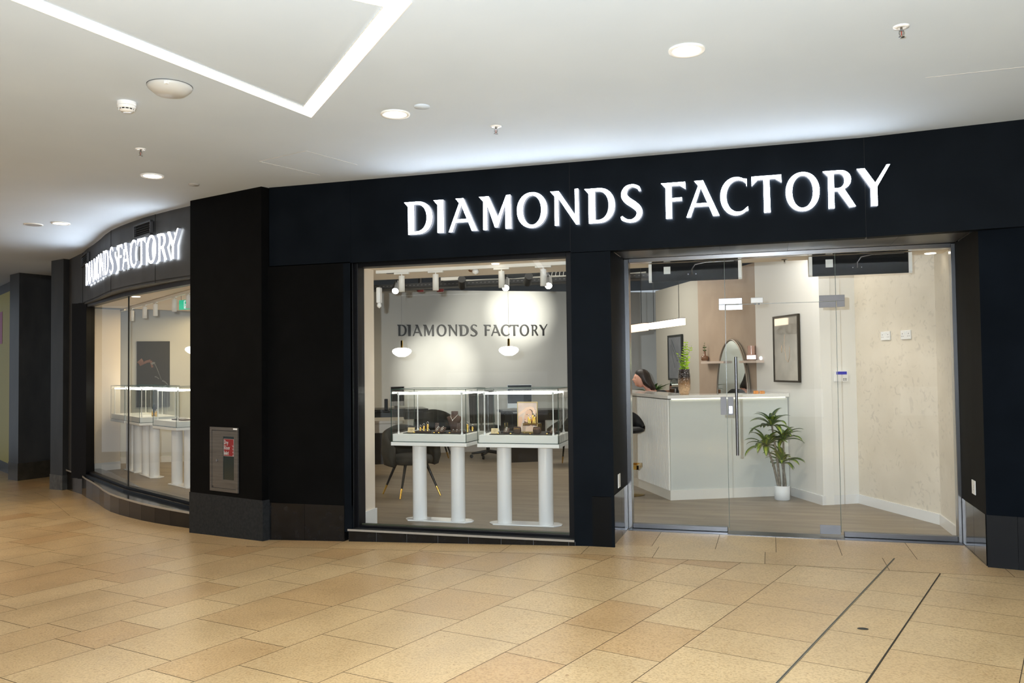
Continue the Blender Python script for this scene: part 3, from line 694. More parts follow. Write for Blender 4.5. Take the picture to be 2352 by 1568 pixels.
# soffit between fascia and glass
mb = MB()
sof = [(p[0], p[1]) for p in CUR]+[(p[0], p[1]+.1) for p in reversed(GP)]+[(-9.2, 9.75)]
mb.prism(sof, 2.475, 2.49); struct(mb, 'trim_16', mat('soffit_brown', (.05, .045, .038), .6), 'dark soffit under the curved fascia')
t = thing('window_2', 'faceted display window set back behind the curved fascia', 'window', (-7.44, 8.43, .05)); t['kind'] = 'structure'
mb = MB().wall(GP, .07, 2.43, 2.48, 1); mb.wall([(GP[0][0]-.01, GP[0][1]-.03), (GP[1][0], GP[1][1]-.03), (GP[2][0], GP[2][1]-.03), (GP[3][0], GP[3][1]-.03)], .03, 2.425, 2.477, 1); mb.build('window_frame', GREYF, t)
mb = MB().wall(GP, .07, .05, .145, 1); mb.wall([(p[0], p[1]-.05) for p in GP], .05, .05, .115, 1); mb.build('window_frame', FRAME, t)
mb = MB(); g0 = Vector(GP[0]); mb.box(g0.x-.05, g0.x+.0, g0.y-.05, g0.y+.1, .05, 2.48); mb.box(g0.x-.14, g0.x-.05, g0.y-.05, g0.y+.12, .05, 2.48); mb.box(g0.x-.30, g0.x-.14, g0.y+.0, g0.y+.14, .05, 2.48)
mb.build('jamb', FRAME, t)
MB().wall([(p[0]-.02*0, p[1]+.03) for p in GP[:2]], .01, .13, 2.45, 1).build('pane', GLASS, t)
MB().wall([(p[0]+.006, p[1]+.03) for p in GP[1:]], .01, .13, 2.45, 1).build('pane', GLASS, t)
MB().box(GP[1][0]-.003, GP[1][0]+.004, GP[1][1]+.025, GP[1][1]+.045, .13, 2.45).build('joint', mat('joint_seal', (.03, .03, .028), .6), t)
# sill and tile plinth, stepping with the falling floor
BASE = [(-10.02, 10.13)]+CUR
mb = MB().wall([(p[0]-.006, p[1]-.012) for p in BASE], .40, .076, .092, 1); struct(mb, 'trim_17', TILE, 'glossy dark sill following the curved window')
mb = MB().wall([(p[0]-.008, p[1]-.016) for p in BASE], .006, .074, .094, 1); struct(mb, 'trim_18', mat('pale_edge', (.30, .27, .23), .4), 'pale edge strip of the curved sill')
mb = MB(); k = 0; P = [Vector(p) for p in BASE]
TILEB = noisy('brown_black_tile', (.010, .008, .006), (.020, .014, .010), scale=6, rough=.08, r2=.2, spec=.2, bump=.02, bscale=12)
for i in range(len(P)-1):
    dd = P[i+1]-P[i]; n = max(1, round(dd.length/.32))
    for j in range(n):
        a_ = P[i]+dd*(j/n); b_ = P[i]+dd*((j+1)/n); e = dd.normalized()*.0015
        mb.wall([tuple(a_+e), tuple(b_-e)], .03, lambda x, y: gz(x)-.02, .075, 1)
struct(mb, 'trim_19', TILEB, 'gloss dark tiles below the curved window')
# louvre vents in the curved fascia
def vent(pxl, pxr, zlo, zhi, label, i):
    A = Vector((*CUR[i], 0)); B = Vector((*CUR[i+1], 0)); dd = (B-A).normalized(); nn = Vector((dd.y, -dd.x, 0))
    l = Pp(pxl, 560, A, nn); r = Pp(pxr, 560, A, nn); c = (l+r)/2; hw_ = (r-l).length/2
    t = thing('vent_grille', label, 'vent', (c.x, c.y, zlo), math.atan2(dd.y, dd.x), 'louvred vents in the curved fascia')
    hh_ = zhi-zlo; mb = MB()
    for b in ((-hw_, hw_, 0, .018), (-hw_, hw_, hh_-.018, hh_), (-hw_, -hw_+.02, 0, hh_), (hw_-.02, hw_, 0, hh_)): mb.box(b[0], b[1], -.028, 0, b[2], b[3])
    part(mb, 'frame', GREYF, t)
    mb = MB(); n = 4
    for k in range(n):
        z = .03+(hh_-.06)*(k+.5)/n; mb.obox((0, -.016, z), (1, 0, 0), (0, .8, .6), (0, -.6, .8), hw_-.02, .012, .0015)
    part(mb, 'louvre', mat('louvre_grey', (.05, .05, .05), .4), t)
    part(MB().box(-hw_+.01, hw_-.01, -.004, -.001, .01, hh_-.01), 'backing', DARKCEIL, t)
vent(312, 351, 2.985, 3.14, 'louvred black vent above FACTORY on the curved fascia', 7)
vent(191, 205, 2.985, 3.14, 'narrow looking louvred vent above the first letters on the curved fascia', 0)
# curved sign
CL = [0]; 
for a_, b_ in zip(CUR, CUR[1:]): CL.append(CL[-1]+(Vector(b_)-Vector(a_)).length)
def along(s):
    for k in range(len(CUR)-1):
        if s <= CL[k+1] or k == len(CUR)-2:
            A = Vector(CUR[k]); B = Vector(CUR[k+1]); dd = (B-A).normalized(); return A+dd*(s-CL[k]), dd
def s_of_px(px, z):
    best = None
    for k in range(600):
        s = CL[-1]*k/599; q, dd = along(s); v = Vector((q.x+dd.y*.07, q.y-dd.x*.07, z))-EYEP; de = v.dot(fw); x = CXP+F*v.dot(Rv)/de
        if best is None or abs(x-px) < best[0]: best = (abs(x-px), s)
    return best[1]
s0 = s_of_px(194, 2.8); s1 = s_of_px(405, 2.8)
REL = [(xl, xr) for _, xl, xr in LETS]
# true widths from the main sign keep the same rhythm
XW = [(Yp(a_, 480, YF).x, Yp(b_, 480, YF).x) for a_, b_ in REL]; x0_, x1_ = XW[0][0], XW[-1][1]
t = thing('shop_sign', 'glowing white letters reading DIAMONDS FACTORY on the curved left fascia', 'sign', (-7.5, 8.2, 2.66))
for (ch, _, _), (a_, b_) in zip(LETS, XW):
    sa = s0+(s1-s0)*(a_-x0_)/(x1_-x0_); sb = s0+(s1-s0)*(b_-x0_)/(x1_-x0_)
    qa, _d = along(sa); qb, _d = along(sb); dd = (qb-qa).normalized(); un = Vector((dd.y, -dd.x))
    letter(ch, (qa.x+un.x*.015, qa.y+un.y*.015, 2.672), (dd.x, dd.y, 0), .29, (qb-qa).length/GL[ch][0], .038, [FACE, SIDE], t)

# piers at far left
q0 = Zp(118, 599, H); q1 = Zp(146, 594, H); q2 = Zp(165, 596.5, H)
t = thing('pier', 'tall dark pier at the left end of the curved window', 'pier', (q1.x, q1.y, -.22)); t['kind'] = 'structure'
PA = [(q0.x, q0.y), (q1.x, q1.y), (q2.x+.02, q2.y+.05), (q0.x+.25, q0.y+.35)]
MB().prism(PA, .01, H).build('shaft', noisy('pier_grey', (.022, .022, .022), (.034, .033, .032), scale=4, rough=.45, stretch=(1, 1, .4)), t)
MB().prism(outset(PA, .01), -.26, .01).build('plinth', noisy('pier_stone', (.05, .05, .048), (.09, .088, .082), scale=10, rough=.12, r2=.3), t)
q0 = Zp(23, 631, H); q1 = Zp(44.5, 626, H); q2 = Zp(119, 633, H); q2 = q1+(q2-q1)*1.9
t = thing('pier', 'dark pier farthest left beside the yellow poster', 'pier', (q1.x, q1.y, -.28)); t['kind'] = 'structure'
PA = [(q0.x, q0.y), (q1.x, q1.y), (q2.x, q2.y), (q2.x-.2, q2.y+.5)]
MB().prism(PA, .02, H).build('shaft', noisy('pier_grey2', (.022, .022, .022), (.036, .035, .034), scale=4, rough=.35, stretch=(1, 1, .4)), t)
MB().prism(outset(PA, .008), -.32, .02).build('plinth', noisy('pier_plinth2', (.03, .026, .02), (.045, .04, .03), scale=10, rough=.25), t)
# shop beyond with yellow hoarding
wa = Vector((-12.42, 11.55, 0)); wb = Vector((-14.6, 13.0, 0)); dd = (wa-wb).normalized(); nn = Vector((dd.y, -dd.x, 0))
mb = MB().wall([tuple(wb[:2]), tuple(wa[:2])], .1, -.4, H, 1); struct(mb, 'wall_left', GREYF, 'dark shop front beyond the last pier')
def onw(px, py, off=0): return Pp(px, py, wa+nn*off, nn)
A = onw(-60, 672, .02); B = onw(23, 668, .02); Cc = onw(23, 1066, .02)
t = thing('poster', 'yellow hoarding poster with pink lettering at the left edge', 'poster', tuple((A+B)/2))
mb = MB(); P = [Vector((A.x, A.y, Cc.z)), Vector((B.x, B.y, Cc.z)), Vector((B.x, B.y, B.z)), Vector((A.x, A.y, B.z))]; Q = [p-nn*.018 for p in P]
mb.add(P+Q, [(0, 1, 2, 3), (7, 6, 5, 4), (0, 4, 5, 1), (1, 5, 6, 2), (2, 6, 7, 3), (3, 7, 4, 0)]); mb.build('sheet', mat('poster_yellow', (.50, .44, .10), .5), t)
mb = MB(); dx = dd; PK = mat('poster_pink', (.48, .10, .26), .5)
def blk(px0, py0, px1, py1):
    a_ = onw(px0, py0, .024); b_ = onw(px1, py1, .024); c = (a_+b_)/2; mb.obox(c, dx, (0, 0, 1), nn, (Vector((b_.x-a_.x, b_.y-a_.y, 0))).length/2, abs(b_.z-a_.z)/2, .002)
blk(-40, 731, 5, 789)
for y0, y1 in ((796, 826), (835, 892), (900, 945)):
    a_ = onw(-12, y0, .024); b_ = onw(4.5, y1, .024); c = (onw(-12, (y0+y1)/2, .024)); h2 = abs(a_.z-b_.z)/2; w2 = (b_-c).length*.55
    mb.tube([c+dx*(w2*math.cos(k*.3927))+Vector((0, 0, h2*.8*math.sin(k*.3927))) for k in range(16)], .035, 8, closed=True)
mb.v = [v-nn*((v-wa).dot(nn)-.024)*.9 for v in mb.v]; mb.build('lettering', PK, t)

# call plates on the reveals
def plate(x, s, y0, y1, z0_, z1_, label):
    t = thing('entry_plate', label, 'entry plate', (x, (y0+y1)/2, z0_))
    mb = MB().box(-.006*s if s > 0 else 0, 0 if s > 0 else .006, -(y1-y0)/2, (y1-y0)/2, 0, z1_-z0_); part(mb, 'cover', SATINW, t, bevel=.002)
    xx = -.0065 if s > 0 else .0065; mb = MB()
    for z in (.035, .05, .062): mb.tube([(xx, 0, z), (xx*.7, 0, z)], .004, 8)
    part(mb, 'button', BLKM, t)
plate(-1.258, -1, 7.105, 7.205, .485, .60, 'white socket plate on the left reveal of the doorway')
plate(1.434, 1, 7.09, 7.20, .515, .62, 'white socket plate on the right reveal of the doorway')

# ################################################################ INSIDE THE SHOP
FZ = .053
mb = MB().prism([(1.48, 7.66), (-1.3, 7.66), (-1.3, 6.96), (-5.1, 6.96), (-5.3, 7.26), (-5.86, 7.58), (-7.44, 8.46), (-8.93, 9.48), (-9.3, 9.9), (-13, 12.6), (-12, 18), (3.2, 18), (3.2, 7.66)], .03, FZ)
struct(mb, 'floor', VINYL, 'grey brown wood-look plank floor inside the shop')
SO = [(-9.05, 9.75), (-7.44, 8.52), (-5.86, 7.65), (-5.1, 7.05), (-1.3, 7.035), (-1.3, 7.70), (1.45, 7.70)]
mb = MB()
mb.prism([(-5.1, 7.035), (-1.3, 7.035), (-1.3, 8.16), (-5.1, 8.16)], 2.452, 2.56); mb.prism([(-1.3, 7.70), (1.6, 7.70), (1.6, 8.10), (-1.3, 8.16)], 2.452, 2.56)
mb.prism([(-9.3, 9.9), (-7.44, 8.5), (-5.86, 7.63), (-5.1, 7.2), (-5.1, 8.16), (-5.3, 8.6), (-7.0, 9.9), (-8.6, 11.3)], 2.452, 2.56)
struct(mb, 'ceiling', CREAM, 'cream lowered ceiling strip behind the shop glass')
mb = MB().prism([(-13, 12.5), (-9.3, 9.8), (-5.1, 7.2), (3.2, 7.2), (3.2, 18), (-12, 18)], 3.12, 3.16); struct(mb, 'ceiling', DARKCEIL, 'open black painted ceiling deep inside the shop')
# walls
WP = [(-1.83, 14.17), (-1.0, 12.435), (-.18, 10.73), (.48, 9.355), (.843, 9.572), (1.422, 8.448), (1.447, 7.72)]
for i, (m, lb) in enumerate(((SAGE, 'warm grey wall beside the reception'), (TAUPE, 'brown painted feature wall behind the reception'), (WHITEP, 'white wall with the framed picture'), (WHITEP, 'narrow white wall with the keypad'), (PLAST, 'marbled plaster wall right of the entrance'), (PLAST, 'short plaster return beside the entrance'))):
    a_, b_ = Vector(WP[i]), Vector(WP[i+1]); dd = (b_-a_).normalized(); nn = Vector((-dd.y, dd.x))
    mb = MB().prism([tuple(a_), tuple(b_), tuple(b_+nn*.12-dd*.0), tuple(a_+nn*.12)], .04, 2.755)
    struct(mb, 'wall_right', m, lb)
mb = MB().wall(WP[2:], -.014, .05, .148, 1); struct(mb, 'baseboard_right', GLOSSW, 'white skirting board along the entrance walls')
bd = Vector((math.cos(math.radians(30)), .5, 0)); bnn = Vector((.5, -math.cos(math.radians(30)), 0)); BW = Vector((-5.221, 13.979, 0))
def onback(px, py, off=0): return Pp(px, py, BW+bnn*off, bnn)
A = BW-bd*6.1; B = BW+bd*3.75
mb = MB().wall([tuple(A[:2]), tuple(B[:2])], .12, .04, 2.88, 1); struct(mb, 'wall_back', GREYW, 'plain grey back wall carrying the black lettering')
mb = MB().wall([tuple(A[:2]), tuple(B[:2])], -.014, .05, .148, 1); struct(mb, 'baseboard_back', GLOSSW, 'white skirting board along the back wall')
# stub walls behind the piers
mb = MB().box(-4.45, -3.612, 7.03, 7.33, .04, 2.46); struct(mb, 'wall_left', CREAM, 'cream stub wall left of the display window')
mb = MB(); mb.box(-3.612, -3.598, 7.03, 7.344, .05, .20); mb.box(-4.4, -3.612, 7.33, 7.344, .05, .20); struct(mb, 'baseboard_left', GLOSSW, 'white skirting on the stub wall')
p1 = Zp(216, 1083, .05); p2 = Zp(276, 1076.7, .05); e_ = (p2-p1).normalized(); nb = Vector((-e_.y, e_.x, 0))
mb = MB().prism([tuple(p1[:2]), tuple(p2[:2]), tuple((p2+nb*.12)[:2]), tuple((p1+nb*.12)[:2])], .04, 2.46); struct(mb, 'wall_left', CREAM, 'cream stub wall at the far end of the curved window')
mb = MB().wall([tuple(p1[:2]), tuple(p2[:2])], -.014, .05, .17, 1); struct(mb, 'baseboard_left', GLOSSW, 'white skirting on the far stub wall')

# unseen fill lamps added to brighten the shop interior
lamp('shop_fill', 'AREA', (-3.2, 10.8, 3.0), 55, (1, .95, .84), target=(-3.2, 10.8, 0), shape='RECTANGLE', size=3.5, size_y=2.0)
lamp('shop_fill_left', 'AREA', (-7.8, 10.9, 2.43), 42, (1, .76, .40), target=(-7.8, 10.9, 0), shape='RECTANGLE', size=2.5, size_y=1.5)
lamp('entrance_fill', 'AREA', (.0, 9.0, 2.95), 24, (1, .95, .86), target=(.0, 9.0, 0), shape='RECTANGLE', size=1.0, size_y=.8)
lamp('entrance_fill_spot', 'SPOT', (.05, 7.95, 2.44), 75, (1, .93, .80), target=(.95, 9.0, .35), spot_size=math.radians(92), spot_blend=.9, shadow_soft_size=.05)
lamp('reception_fill', 'AREA', (-2.3, 12.4, 2.95), 30, (1, .96, .88), target=(-1.9, 12.7, 0), shape='RECTANGLE', size=1.2, size_y=1.0)

# ---------------------------------------------------------------- wall lettering
A = onback(917, 771.5, .004); B = onback(1257, 770.6, .004)
t = thing('wall_lettering', 'black letters reading DIAMONDS FACTORY on the grey back wall', 'sign', tuple(A))
u = bd; L0 = (B-A).dot(u); WL = [('D', 911+4, 934), ('I', 937.5, 943.5), ('A', 948, 970), ('M', 974.5, 997), ('O', 1003, 1025.5), ('N', 1031.5, 1049.5), ('D', 1056.5, 1076.5), ('S', 1081, 1096.5), ('F', 1113.5, 1127), ('A', 1128, 1149.5), ('C', 1150.5, 1170), ('T', 1170.5, 1191), ('O', 1193.5, 1215), ('R', 1221.5, 1236), ('Y', 1238, 1257)]
for ch, xl, xr in WL:
    a_ = onback(xl, 760, .004); b_ = onback(xr, 760, .004); letter(ch, (a_.x, a_.y, 2.083), u, .195, (b_-a_).length/GL[ch][0], .02, [mat('letter_black', (.006, .006, .006), .4), mat('letter_black', (.006, .006, .006), .4)], t)

# ---------------------------------------------------------------- track + spots in window ceiling
tz = 2.452
def ceilrow(px, py): return Zp(px, py, tz-.03)
y_tr = (ceilrow(1000, 622).y+ceilrow(1200, 613).y)/2
t = thing('track_rail', 'white lighting rail under the cream ceiling of the display window', 'lighting track', (-2.6, y_tr, tz-.03))
MB().box(-3.61, -1.35, y_tr-.018, y_tr+.018, tz-.03, tz).build('rail', SATINW, t, bevel=.002)
MB().box(-3.50, -3.42, y_tr-.019, y_tr+.019, tz-.034, tz-.03).build('rail_joint', GREYF, t)
def spot(loc, rz, label, group, r=.0285, ln=.152, z=tz-.03):
    t = thing('track_spotlight', label, 'spotlight', (loc[0], loc[1], z-.03-ln), rz, group)
    part(MB().box(-.075, .075, -.014, .014, ln+.014, ln+.03), 'adapter', SATINW, t, bevel=.002)
    part(MB().cyl((0, 0, 0), .006, ln, ln+.015, 10), 'stem', SATINW, t)
    part(MB().lathe([(r*.8, .004), (r, 0), (r, ln-.003), (r*.95, ln)], n=28), 'housing', SATINW, t)
    part(MB().lathe([(0, .006), (r*.78, .006)], n=24), 'lens', SPOTE, t); return t
sp0 = None
for i, (px, lb) in enumerate(((922.6, 'leftmost white cylinder spotlight over the display window'), (1000.6, 'second white cylinder spotlight from the left over the display window'), (1152, 'third white cylinder spotlight from the left over the display window'), (1248, 'rightmost white cylinder spotlight over the display window'))):
    x = Yp(px, 640, y_tr).x
    if sp0 is None: sp0 = spot((x, y_tr), 0, lb, 'white spotlights over the display window')
    else: dup(sp0, (x, y_tr, tz-.03-.03-.152), 0, lb)
    lamp('track_beam', 'SPOT', (x, y_tr, tz-.24), 9, (1, .93, .82), target=(x, y_tr+.02, 0), spot_size=math.radians(60), spot_blend=.7, shadow_soft_size=.02)
# left track
ta = Zp(300, 707, tz-.02); tb = Zp(437, 669, tz-.02); dd = (tb-ta).normalized(); ta = ta-dd*.6; tb = tb+dd*1.0
t = thing('track_rail', 'white lighting rail behind the curved window', 'lighting track', tuple((ta+tb)/2))
MB().obox((ta+tb)/2, dd, Vector((-dd.y, dd.x, 0)), (0, 0, 1), (tb-ta).length/2, .018, .016).build('rail', SATINW, t)
for px, lb in ((303, 'first white cylinder spotlight behind the curved window, farthest left'), (332.5, 'second white cylinder spotlight from the left behind the curved window'), (357, 'middle white cylinder spotlight behind the curved window'), (400.5, 'fourth white cylinder spotlight from the left behind the curved window'), (433, 'white cylinder spotlight behind the curved window next to the pillar')):
    q = Pp(px, 690, ta, Vector((dd.y, -dd.x, 0))); dup(sp0, (q.x, q.y, tz-.03-.03-.152), math.atan2(dd.y, dd.x), lb, 'white spotlights behind the curved window')
q = Pp(332.5, 690, ta, Vector((dd.y, -dd.x, 0))); w_ = onback(338, 790); lamp('track_beam', 'SPOT', (q.x+.1, q.y+.2, tz-.26), 22, (1, .85, .5), target=(w_.x, w_.y, 1.2), spot_size=math.radians(42), spot_blend=.6, shadow_soft_size=.02)
# small ceiling fittings
q = Zp(1138, 605.5, tz-.002); tag(MB().lathe([(.035, 0), (.035, -.004), (0, -.005)], q, 24).build('recessed_light', DOWN), 'small glowing recessed lamp in the display window ceiling', 'ceiling light')
q = Zp(312, 681, tz-.002); tag(MB().lathe([(.05, 0), (.05, -.004), (0, -.005)], q, 24).build('recessed_light', DOWN), 'small glowing recessed lamp in the ceiling behind the curved window', 'ceiling light')
q = Zp(2119, 594, tz); tag(MB().lathe([(.045, .0), (.045, -.004), (0, -.005)], (q.x, min(q.y, 8.05), tz), 24).build('recessed_light', DOWN), 'small glowing recessed lamp above the plaster wall', 'ceiling light')
q = Zp(1092, 612, tz); t = thing('motion_sensor', 'small white sensor on the display window ceiling', 'sensor', (q.x, q.y, tz))
part(MB().cyl((0, 0, 0), .018, -.03, 0, 16), 'stem', GLOSSW, t); mb = MB().lathe([(0, -.075), (.026, -.062), (.032, -.046), (.026, -.03), (0, -.022)], n=20); part(mb, 'head', GLOSSW, t)
part(MB().tube([(-.03, -.01, -.045), (-.05, -.015, -.04), (-.06, -.01, -.032)], .009, 8), 'bracket', mat('copper_part', (.3, .15, .08), .3, 1), t)
q = Zp(1801, 604, tz); q.y = min(q.y, 8.0); t = thing('sprinkler', 'small sprinkler under the ceiling behind the glass entrance', 'sprinkler', (q.x, q.y, tz))
part(MB().lathe([(.03, 0), (.028, -.006), (.008, -.008), (.006, -.03)], n=16), 'frame', CHROME, t); part(MB().lathe([(.013, -.036), (0, -.038)], n=12), 'deflector', CHROME, t)
P = Vector((-3.608, 7.34, 0)); q = Yp(865, 680, 7.38)
t = thing('wall_sensor', 'white sensor on the stub wall left of the window lettering', 'sensor', (-3.58, 7.38, 2.12)); 
part(MB().box(-.02, .02, -.03, .03, .02, .17), 'body', GLOSSW, t, bevel=.01); part(MB().lathe([(0, -.03), (.02, -.015), (.022, 0), (.015, .02)], n=14), 'lens', GLOSSW, t)
# exit sign behind curved window
q = Zp(430, 672, tz); t = thing('exit_sign', 'green running man exit sign hanging behind the curved window', 'exit sign', (q.x, q.y, tz-.20), math.radians(-10))
part(MB().box(-.13, .13, -.006, .006, 0, .115), 'panel', mat('exit_green', (.02, .38, .22), .4, emit=(.02, .5, .28), es=.7), t)
mb = MB()
for b in ((-.045, .045, .012, .022), (-.045, -.038, .012, .105), (.038, .045, .012, .105), (-.045, .045, .098, .105)): mb.box(b[0], b[1], -.0085, -.006, b[2], b[3])
mb.tube([(0, -.008, .088), (0, -.008, .086)], .009, 8); mb.tube([(0, -.008, .078), (-.008, -.008, .05), (-.025, -.008, .028)], .005, 6); mb.tube([(-.006, -.008, .05), (.014, -.008, .038), (.022, -.008, .022)], .005, 6); mb.tube([(-.022, -.008, .058), (0, -.008, .072), (.022, -.008, .06)], .004, 6)
part(mb, 'pictogram', emis('sign_white', (1, 1, 1), .9), t); [part(MB().tube([(x, 0, .115), (x, 0, .2)], .003, 6), 'hanger', CHROME, t) for x in (-.1, .1)]

# ---------------------------------------------------------------- pendants
def pendant(px, py, depth_y, label, zc=None):
    c = Yp(px, py, depth_y); t = thing('pendant_lamp', label, 'pendant lamp', tuple(c), 0, 'white globe pendants with brass stems')
    part(MB().lathe([(0, -.052), (.04, -.050), (.075, -.032), (.103, -.008), (.110, .012), (.104, .030), (.08, .044), (.04, .052), (0, .053)], n=32), 'globe', GLOBE, t)
    part(MB().lathe([(.018, .050), (.013, .056), (.013, .135), (0, .137)], n=18), 'stem', mat('brass', (.62, .42, .12), .28, 1), t)
    part(MB().cyl((0, 0, 0), .0015, .135, 3.1-c.z, 6), 'cord', mat('cord_grey', (.2, .2, .2), .6), t); return t
pn = pendant(923, 809, 8.9, 'globe pendant lamp in front of the letter D of the back wall sign')
c = Yp(1168.5, 806, 8.9); dup(pn, tuple(c), 0, 'globe pendant lamp below the letters TO of the back wall sign')
for k in (pn,): pass
c = Vp((-7.2, 9.6, 0), 445, 804); dup(pn, tuple(c), 0, 'globe pendant lamp half hidden by the pillar behind the curved window')
# linear pendants over the reception
def linear(pxa, pya, pxb, pyb, za, label, col):
    a_ = Zp(pxa, pya, za); b_ = Zp(pxb, pyb, za); dd = (b_-a_).normalized(); n = Vector((-dd.y, dd.x, 0)); c = (a_+b_)/2
    t = thing('linear_pendant', label, 'pendant lamp', tuple(c), 0, 'linear pendants over the reception')
    hl = (b_-a_).length/2
    MB().obox(c+Vector((0, 0, 0)), dd, n, (0, 0, 1), hl, .03, .043).build('diffuser', col, t)
    MB().obox(c+Vector((0, 0, .046)), dd, n, (0, 0, 1), hl, .031, .004).build('top_rail', BLKM, t)
    for s in (-.78, .78): p_ = c+dd*hl*s; MB().tube([p_+Vector((0, 0, .05)), (p_.x, p_.y, 3.1)], .004, 6).build('suspension', BLKM, t)
linear(1494, 749, 1569, 738, 2.07, 'glowing linear pendant nearest the door above the reception', WARM)
linear(1400, 762, 1484, 750, 1.97, 'second glowing linear pendant, further left behind the first', emis('warm_lamp_soft', (1, .70, .47), 2.2))

# ---------------------------------------------------------------- open ceiling clutter
t = thing('cable_tray', 'perforated metal cable tray with cables under the open black ceiling', 'cable tray', (-3.4, 10.6, 2.66))
mb = MB(); TRAY = mat('tray_grey', (.03, .03, .03), .6)
mb.box(-6.2, -1.0, 10.5, 10.52, 2.60, 2.66); mb.box(-6.2, -1.0, 10.8, 10.82, 2.60, 2.66); mb.box(-6.2, -1.0, 10.5, 10.82, 2.60, 2.603)
for k in range(90): x = -6.1+k*.056; mb.box(x, x+.022, 10.496, 10.50, 2.628, 2.638, mi=1)
mb.build('tray', [TRAY, mat('slot_pale', (.12, .12, .12), .6)], t)
mb = MB()
for k in range(4): mb.tube([(-3.9+i*.3, 10.6+.05*k, 2.665+.008*k+.012*math.sin(i*1.3+k)) for i in range(9)], .010, 6)
mb.build('cables', mat('cable_grey', (.25, .24, .21), .6), t)
mb = MB()
for k in range(6): mb.tube([(-2.55+.05*k+.10*math.cos(a*.35), 10.42, 2.67+.10*math.sin(a*.35)) for a in range(10)], .004, 6)
mb.build('cable_loops', mat('cable_white', (.7, .7, .68), .5), t)
mb = MB().box(-4.15, -3.85, 10.4, 10.5, 2.67, 2.71); tag(mb.build('junction_box', SATINW), 'long white junction box beside the cable tray', 'junction box')
for px, lb in ((965.5, 'left dark red alarm beacon under the black ceiling'), (1011, 'right dark red alarm beacon, beside the second spotlight')):
    c = Yp(px, 663, 11.6); t = thing('alarm_beacon', lb, 'alarm beacon', (c.x, c.y, c.z-.05), 0, 'red alarm beacons under the black ceiling')
    part(MB().lathe([(.045, 0), (.055, .02), (.055, .09)], n=20), 'body', mat('dark_red', (.11, .006, .008), .35), t); part(MB().cyl((0, 0, 0), .03, .09, 3.12-c.z+.05, 10), 'mount', BLKM, t)
def blackspot(px, py, y, toward, lit, label):
    c = Yp(px, py, y); tgt = Vector(toward); dv = (tgt-c).normalized()
    t = thing('black_spotlight', label, 'spotlight', tuple(c), 0, 'black spotlights on the open ceiling')
    r = .05; MB().tube([c, c-dv*.20], r, 20).build('housing', BLKM, t); MB().tube([c+dv*.002, c+dv*.003], r*.85, 20).build('lens', SPOTE if lit else DARKCEIL, t)
    e = c-dv*.12; MB().tube([e, (e.x, e.y, 3.12)], .008, 8).build('stem', BLKM, t)
blackspot(908, 668, 10.2, (-3.5, 5.0, -1.0), 1, 'lit black spotlight beside the leftmost white spotlight')
blackspot(1062, 658, 10.4, (-5.0, 13.9, 1.0), 0, 'black spotlight between the two left white spotlights and the sensor, aimed at the wall')
blackspot(1161.5, 661, 10.0, (-1.6, 5.0, -1.0), 1, 'lit black spotlight just below the third white spotlight')
blackspot(1211, 650, 10.4, (-4.6, 14.2, 1.0), 0, 'black spotlight between the two right white spotlights, aimed at the wall')
blackspot(1260, 656, 10.0, (-1.0, 5.0, -1.0), 1, 'lit black spotlight beside the rightmost white spotlight')
for px, py, pw, sz in ((1005, 845, 260, 34), (1195, 715, 270, 32), (1130, 760, 130, 50)):
    w_ = onback(px, py); s_ = w_+bnn*2.6; lamp('wall_beam', 'SPOT', (s_.x, s_.y, 2.75), pw*1.5, (1, .97, .86), target=tuple(w_), spot_size=math.radians(sz), spot_blend=1.0, shadow_soft_size=.03)

# ---------------------------------------------------------------- air curtains over the door
def aircurtain(pxl, pxr, pt, pb, label):
    y = 7.84; a_ = Yp(pxl, (pt+pb)/2, y); b_ = Yp(pxr, (pt+pb)/2, y); zt_ = 2.445; zb_ = Yp((pxl+pxr)/2, pb, y).z
    t = thing('air_curtain', label, 'air curtain', ((a_.x+b_.x)/2, y, zb_), 0, 'air curtains over the entrance'); W = (b_.x-a_.x)/2; h = zt_-zb_
    prof = [(0, 0), (.03, 0), (.16, .03), (.19, .06), (.19, h), (0, h)]
    mb = MB(); n = len(prof); vs = [(-W+.02, q[0], q[1]) for q in prof]+[(W-.02, q[0], q[1]) for q in prof]
    mb.add(vs, [tuple(range(n)), tuple(range(n, 2*n))[::-1]]+[(i, n+i, n+(i+1) % n, (i+1) % n) for i in range(n)]); part(mb, 'body', mat('heater_black', (.004, .004, .004), .5, spec=.1), t)
    for s in (-1, 1):
        mb = MB(); pr = [(-.004, .012), (.012, -.004), (.2, .02), (.2, h), (-.004, h)]
        x0, x1 = (-W-.008, -W+.020) if s < 0 else (W-.020, W+.008)
        vs = [(x0, q[0], q[1]) for q in pr]+[(x1, q[0], q[1]) for q in pr]; n = 5
        mb.add(vs, [tuple(range(n)), tuple(range(n, 2*n))[::-1]]+[(i, n+i, n+(i+1) % n, (i+1) % n) for i in range(n)]); part(mb, 'end_cap', SATINW, t)
    part(MB().box(-W+.13, -W+.19, -.003, 0, h*.42, h*.82), 'data_label', mat('label_white', (.75, .78, .76), .5), t)
    part(MB().tube([(-.02, -.008, h*.35), (-.02, -.03, h*.6), (.01, -.035, h*.85), (.1, -.03, h*.95), (.35, -.02, h*.97)], .006, 8), 'conduit', STEEL, t)
    mb = MB()
    for x in (-.055, .015): mb.tube([(x, -.001, h*.36), (x, -.004, h*.36)], .005, 8)
    part(mb, 'screw', CHROME, t)
aircurtain(1492, 1701, 612, 644, 'black air curtain over the left side of the entrance')
aircurtain(1860, 2093, 595, 630, 'black air curtain over the right side of the entrance')

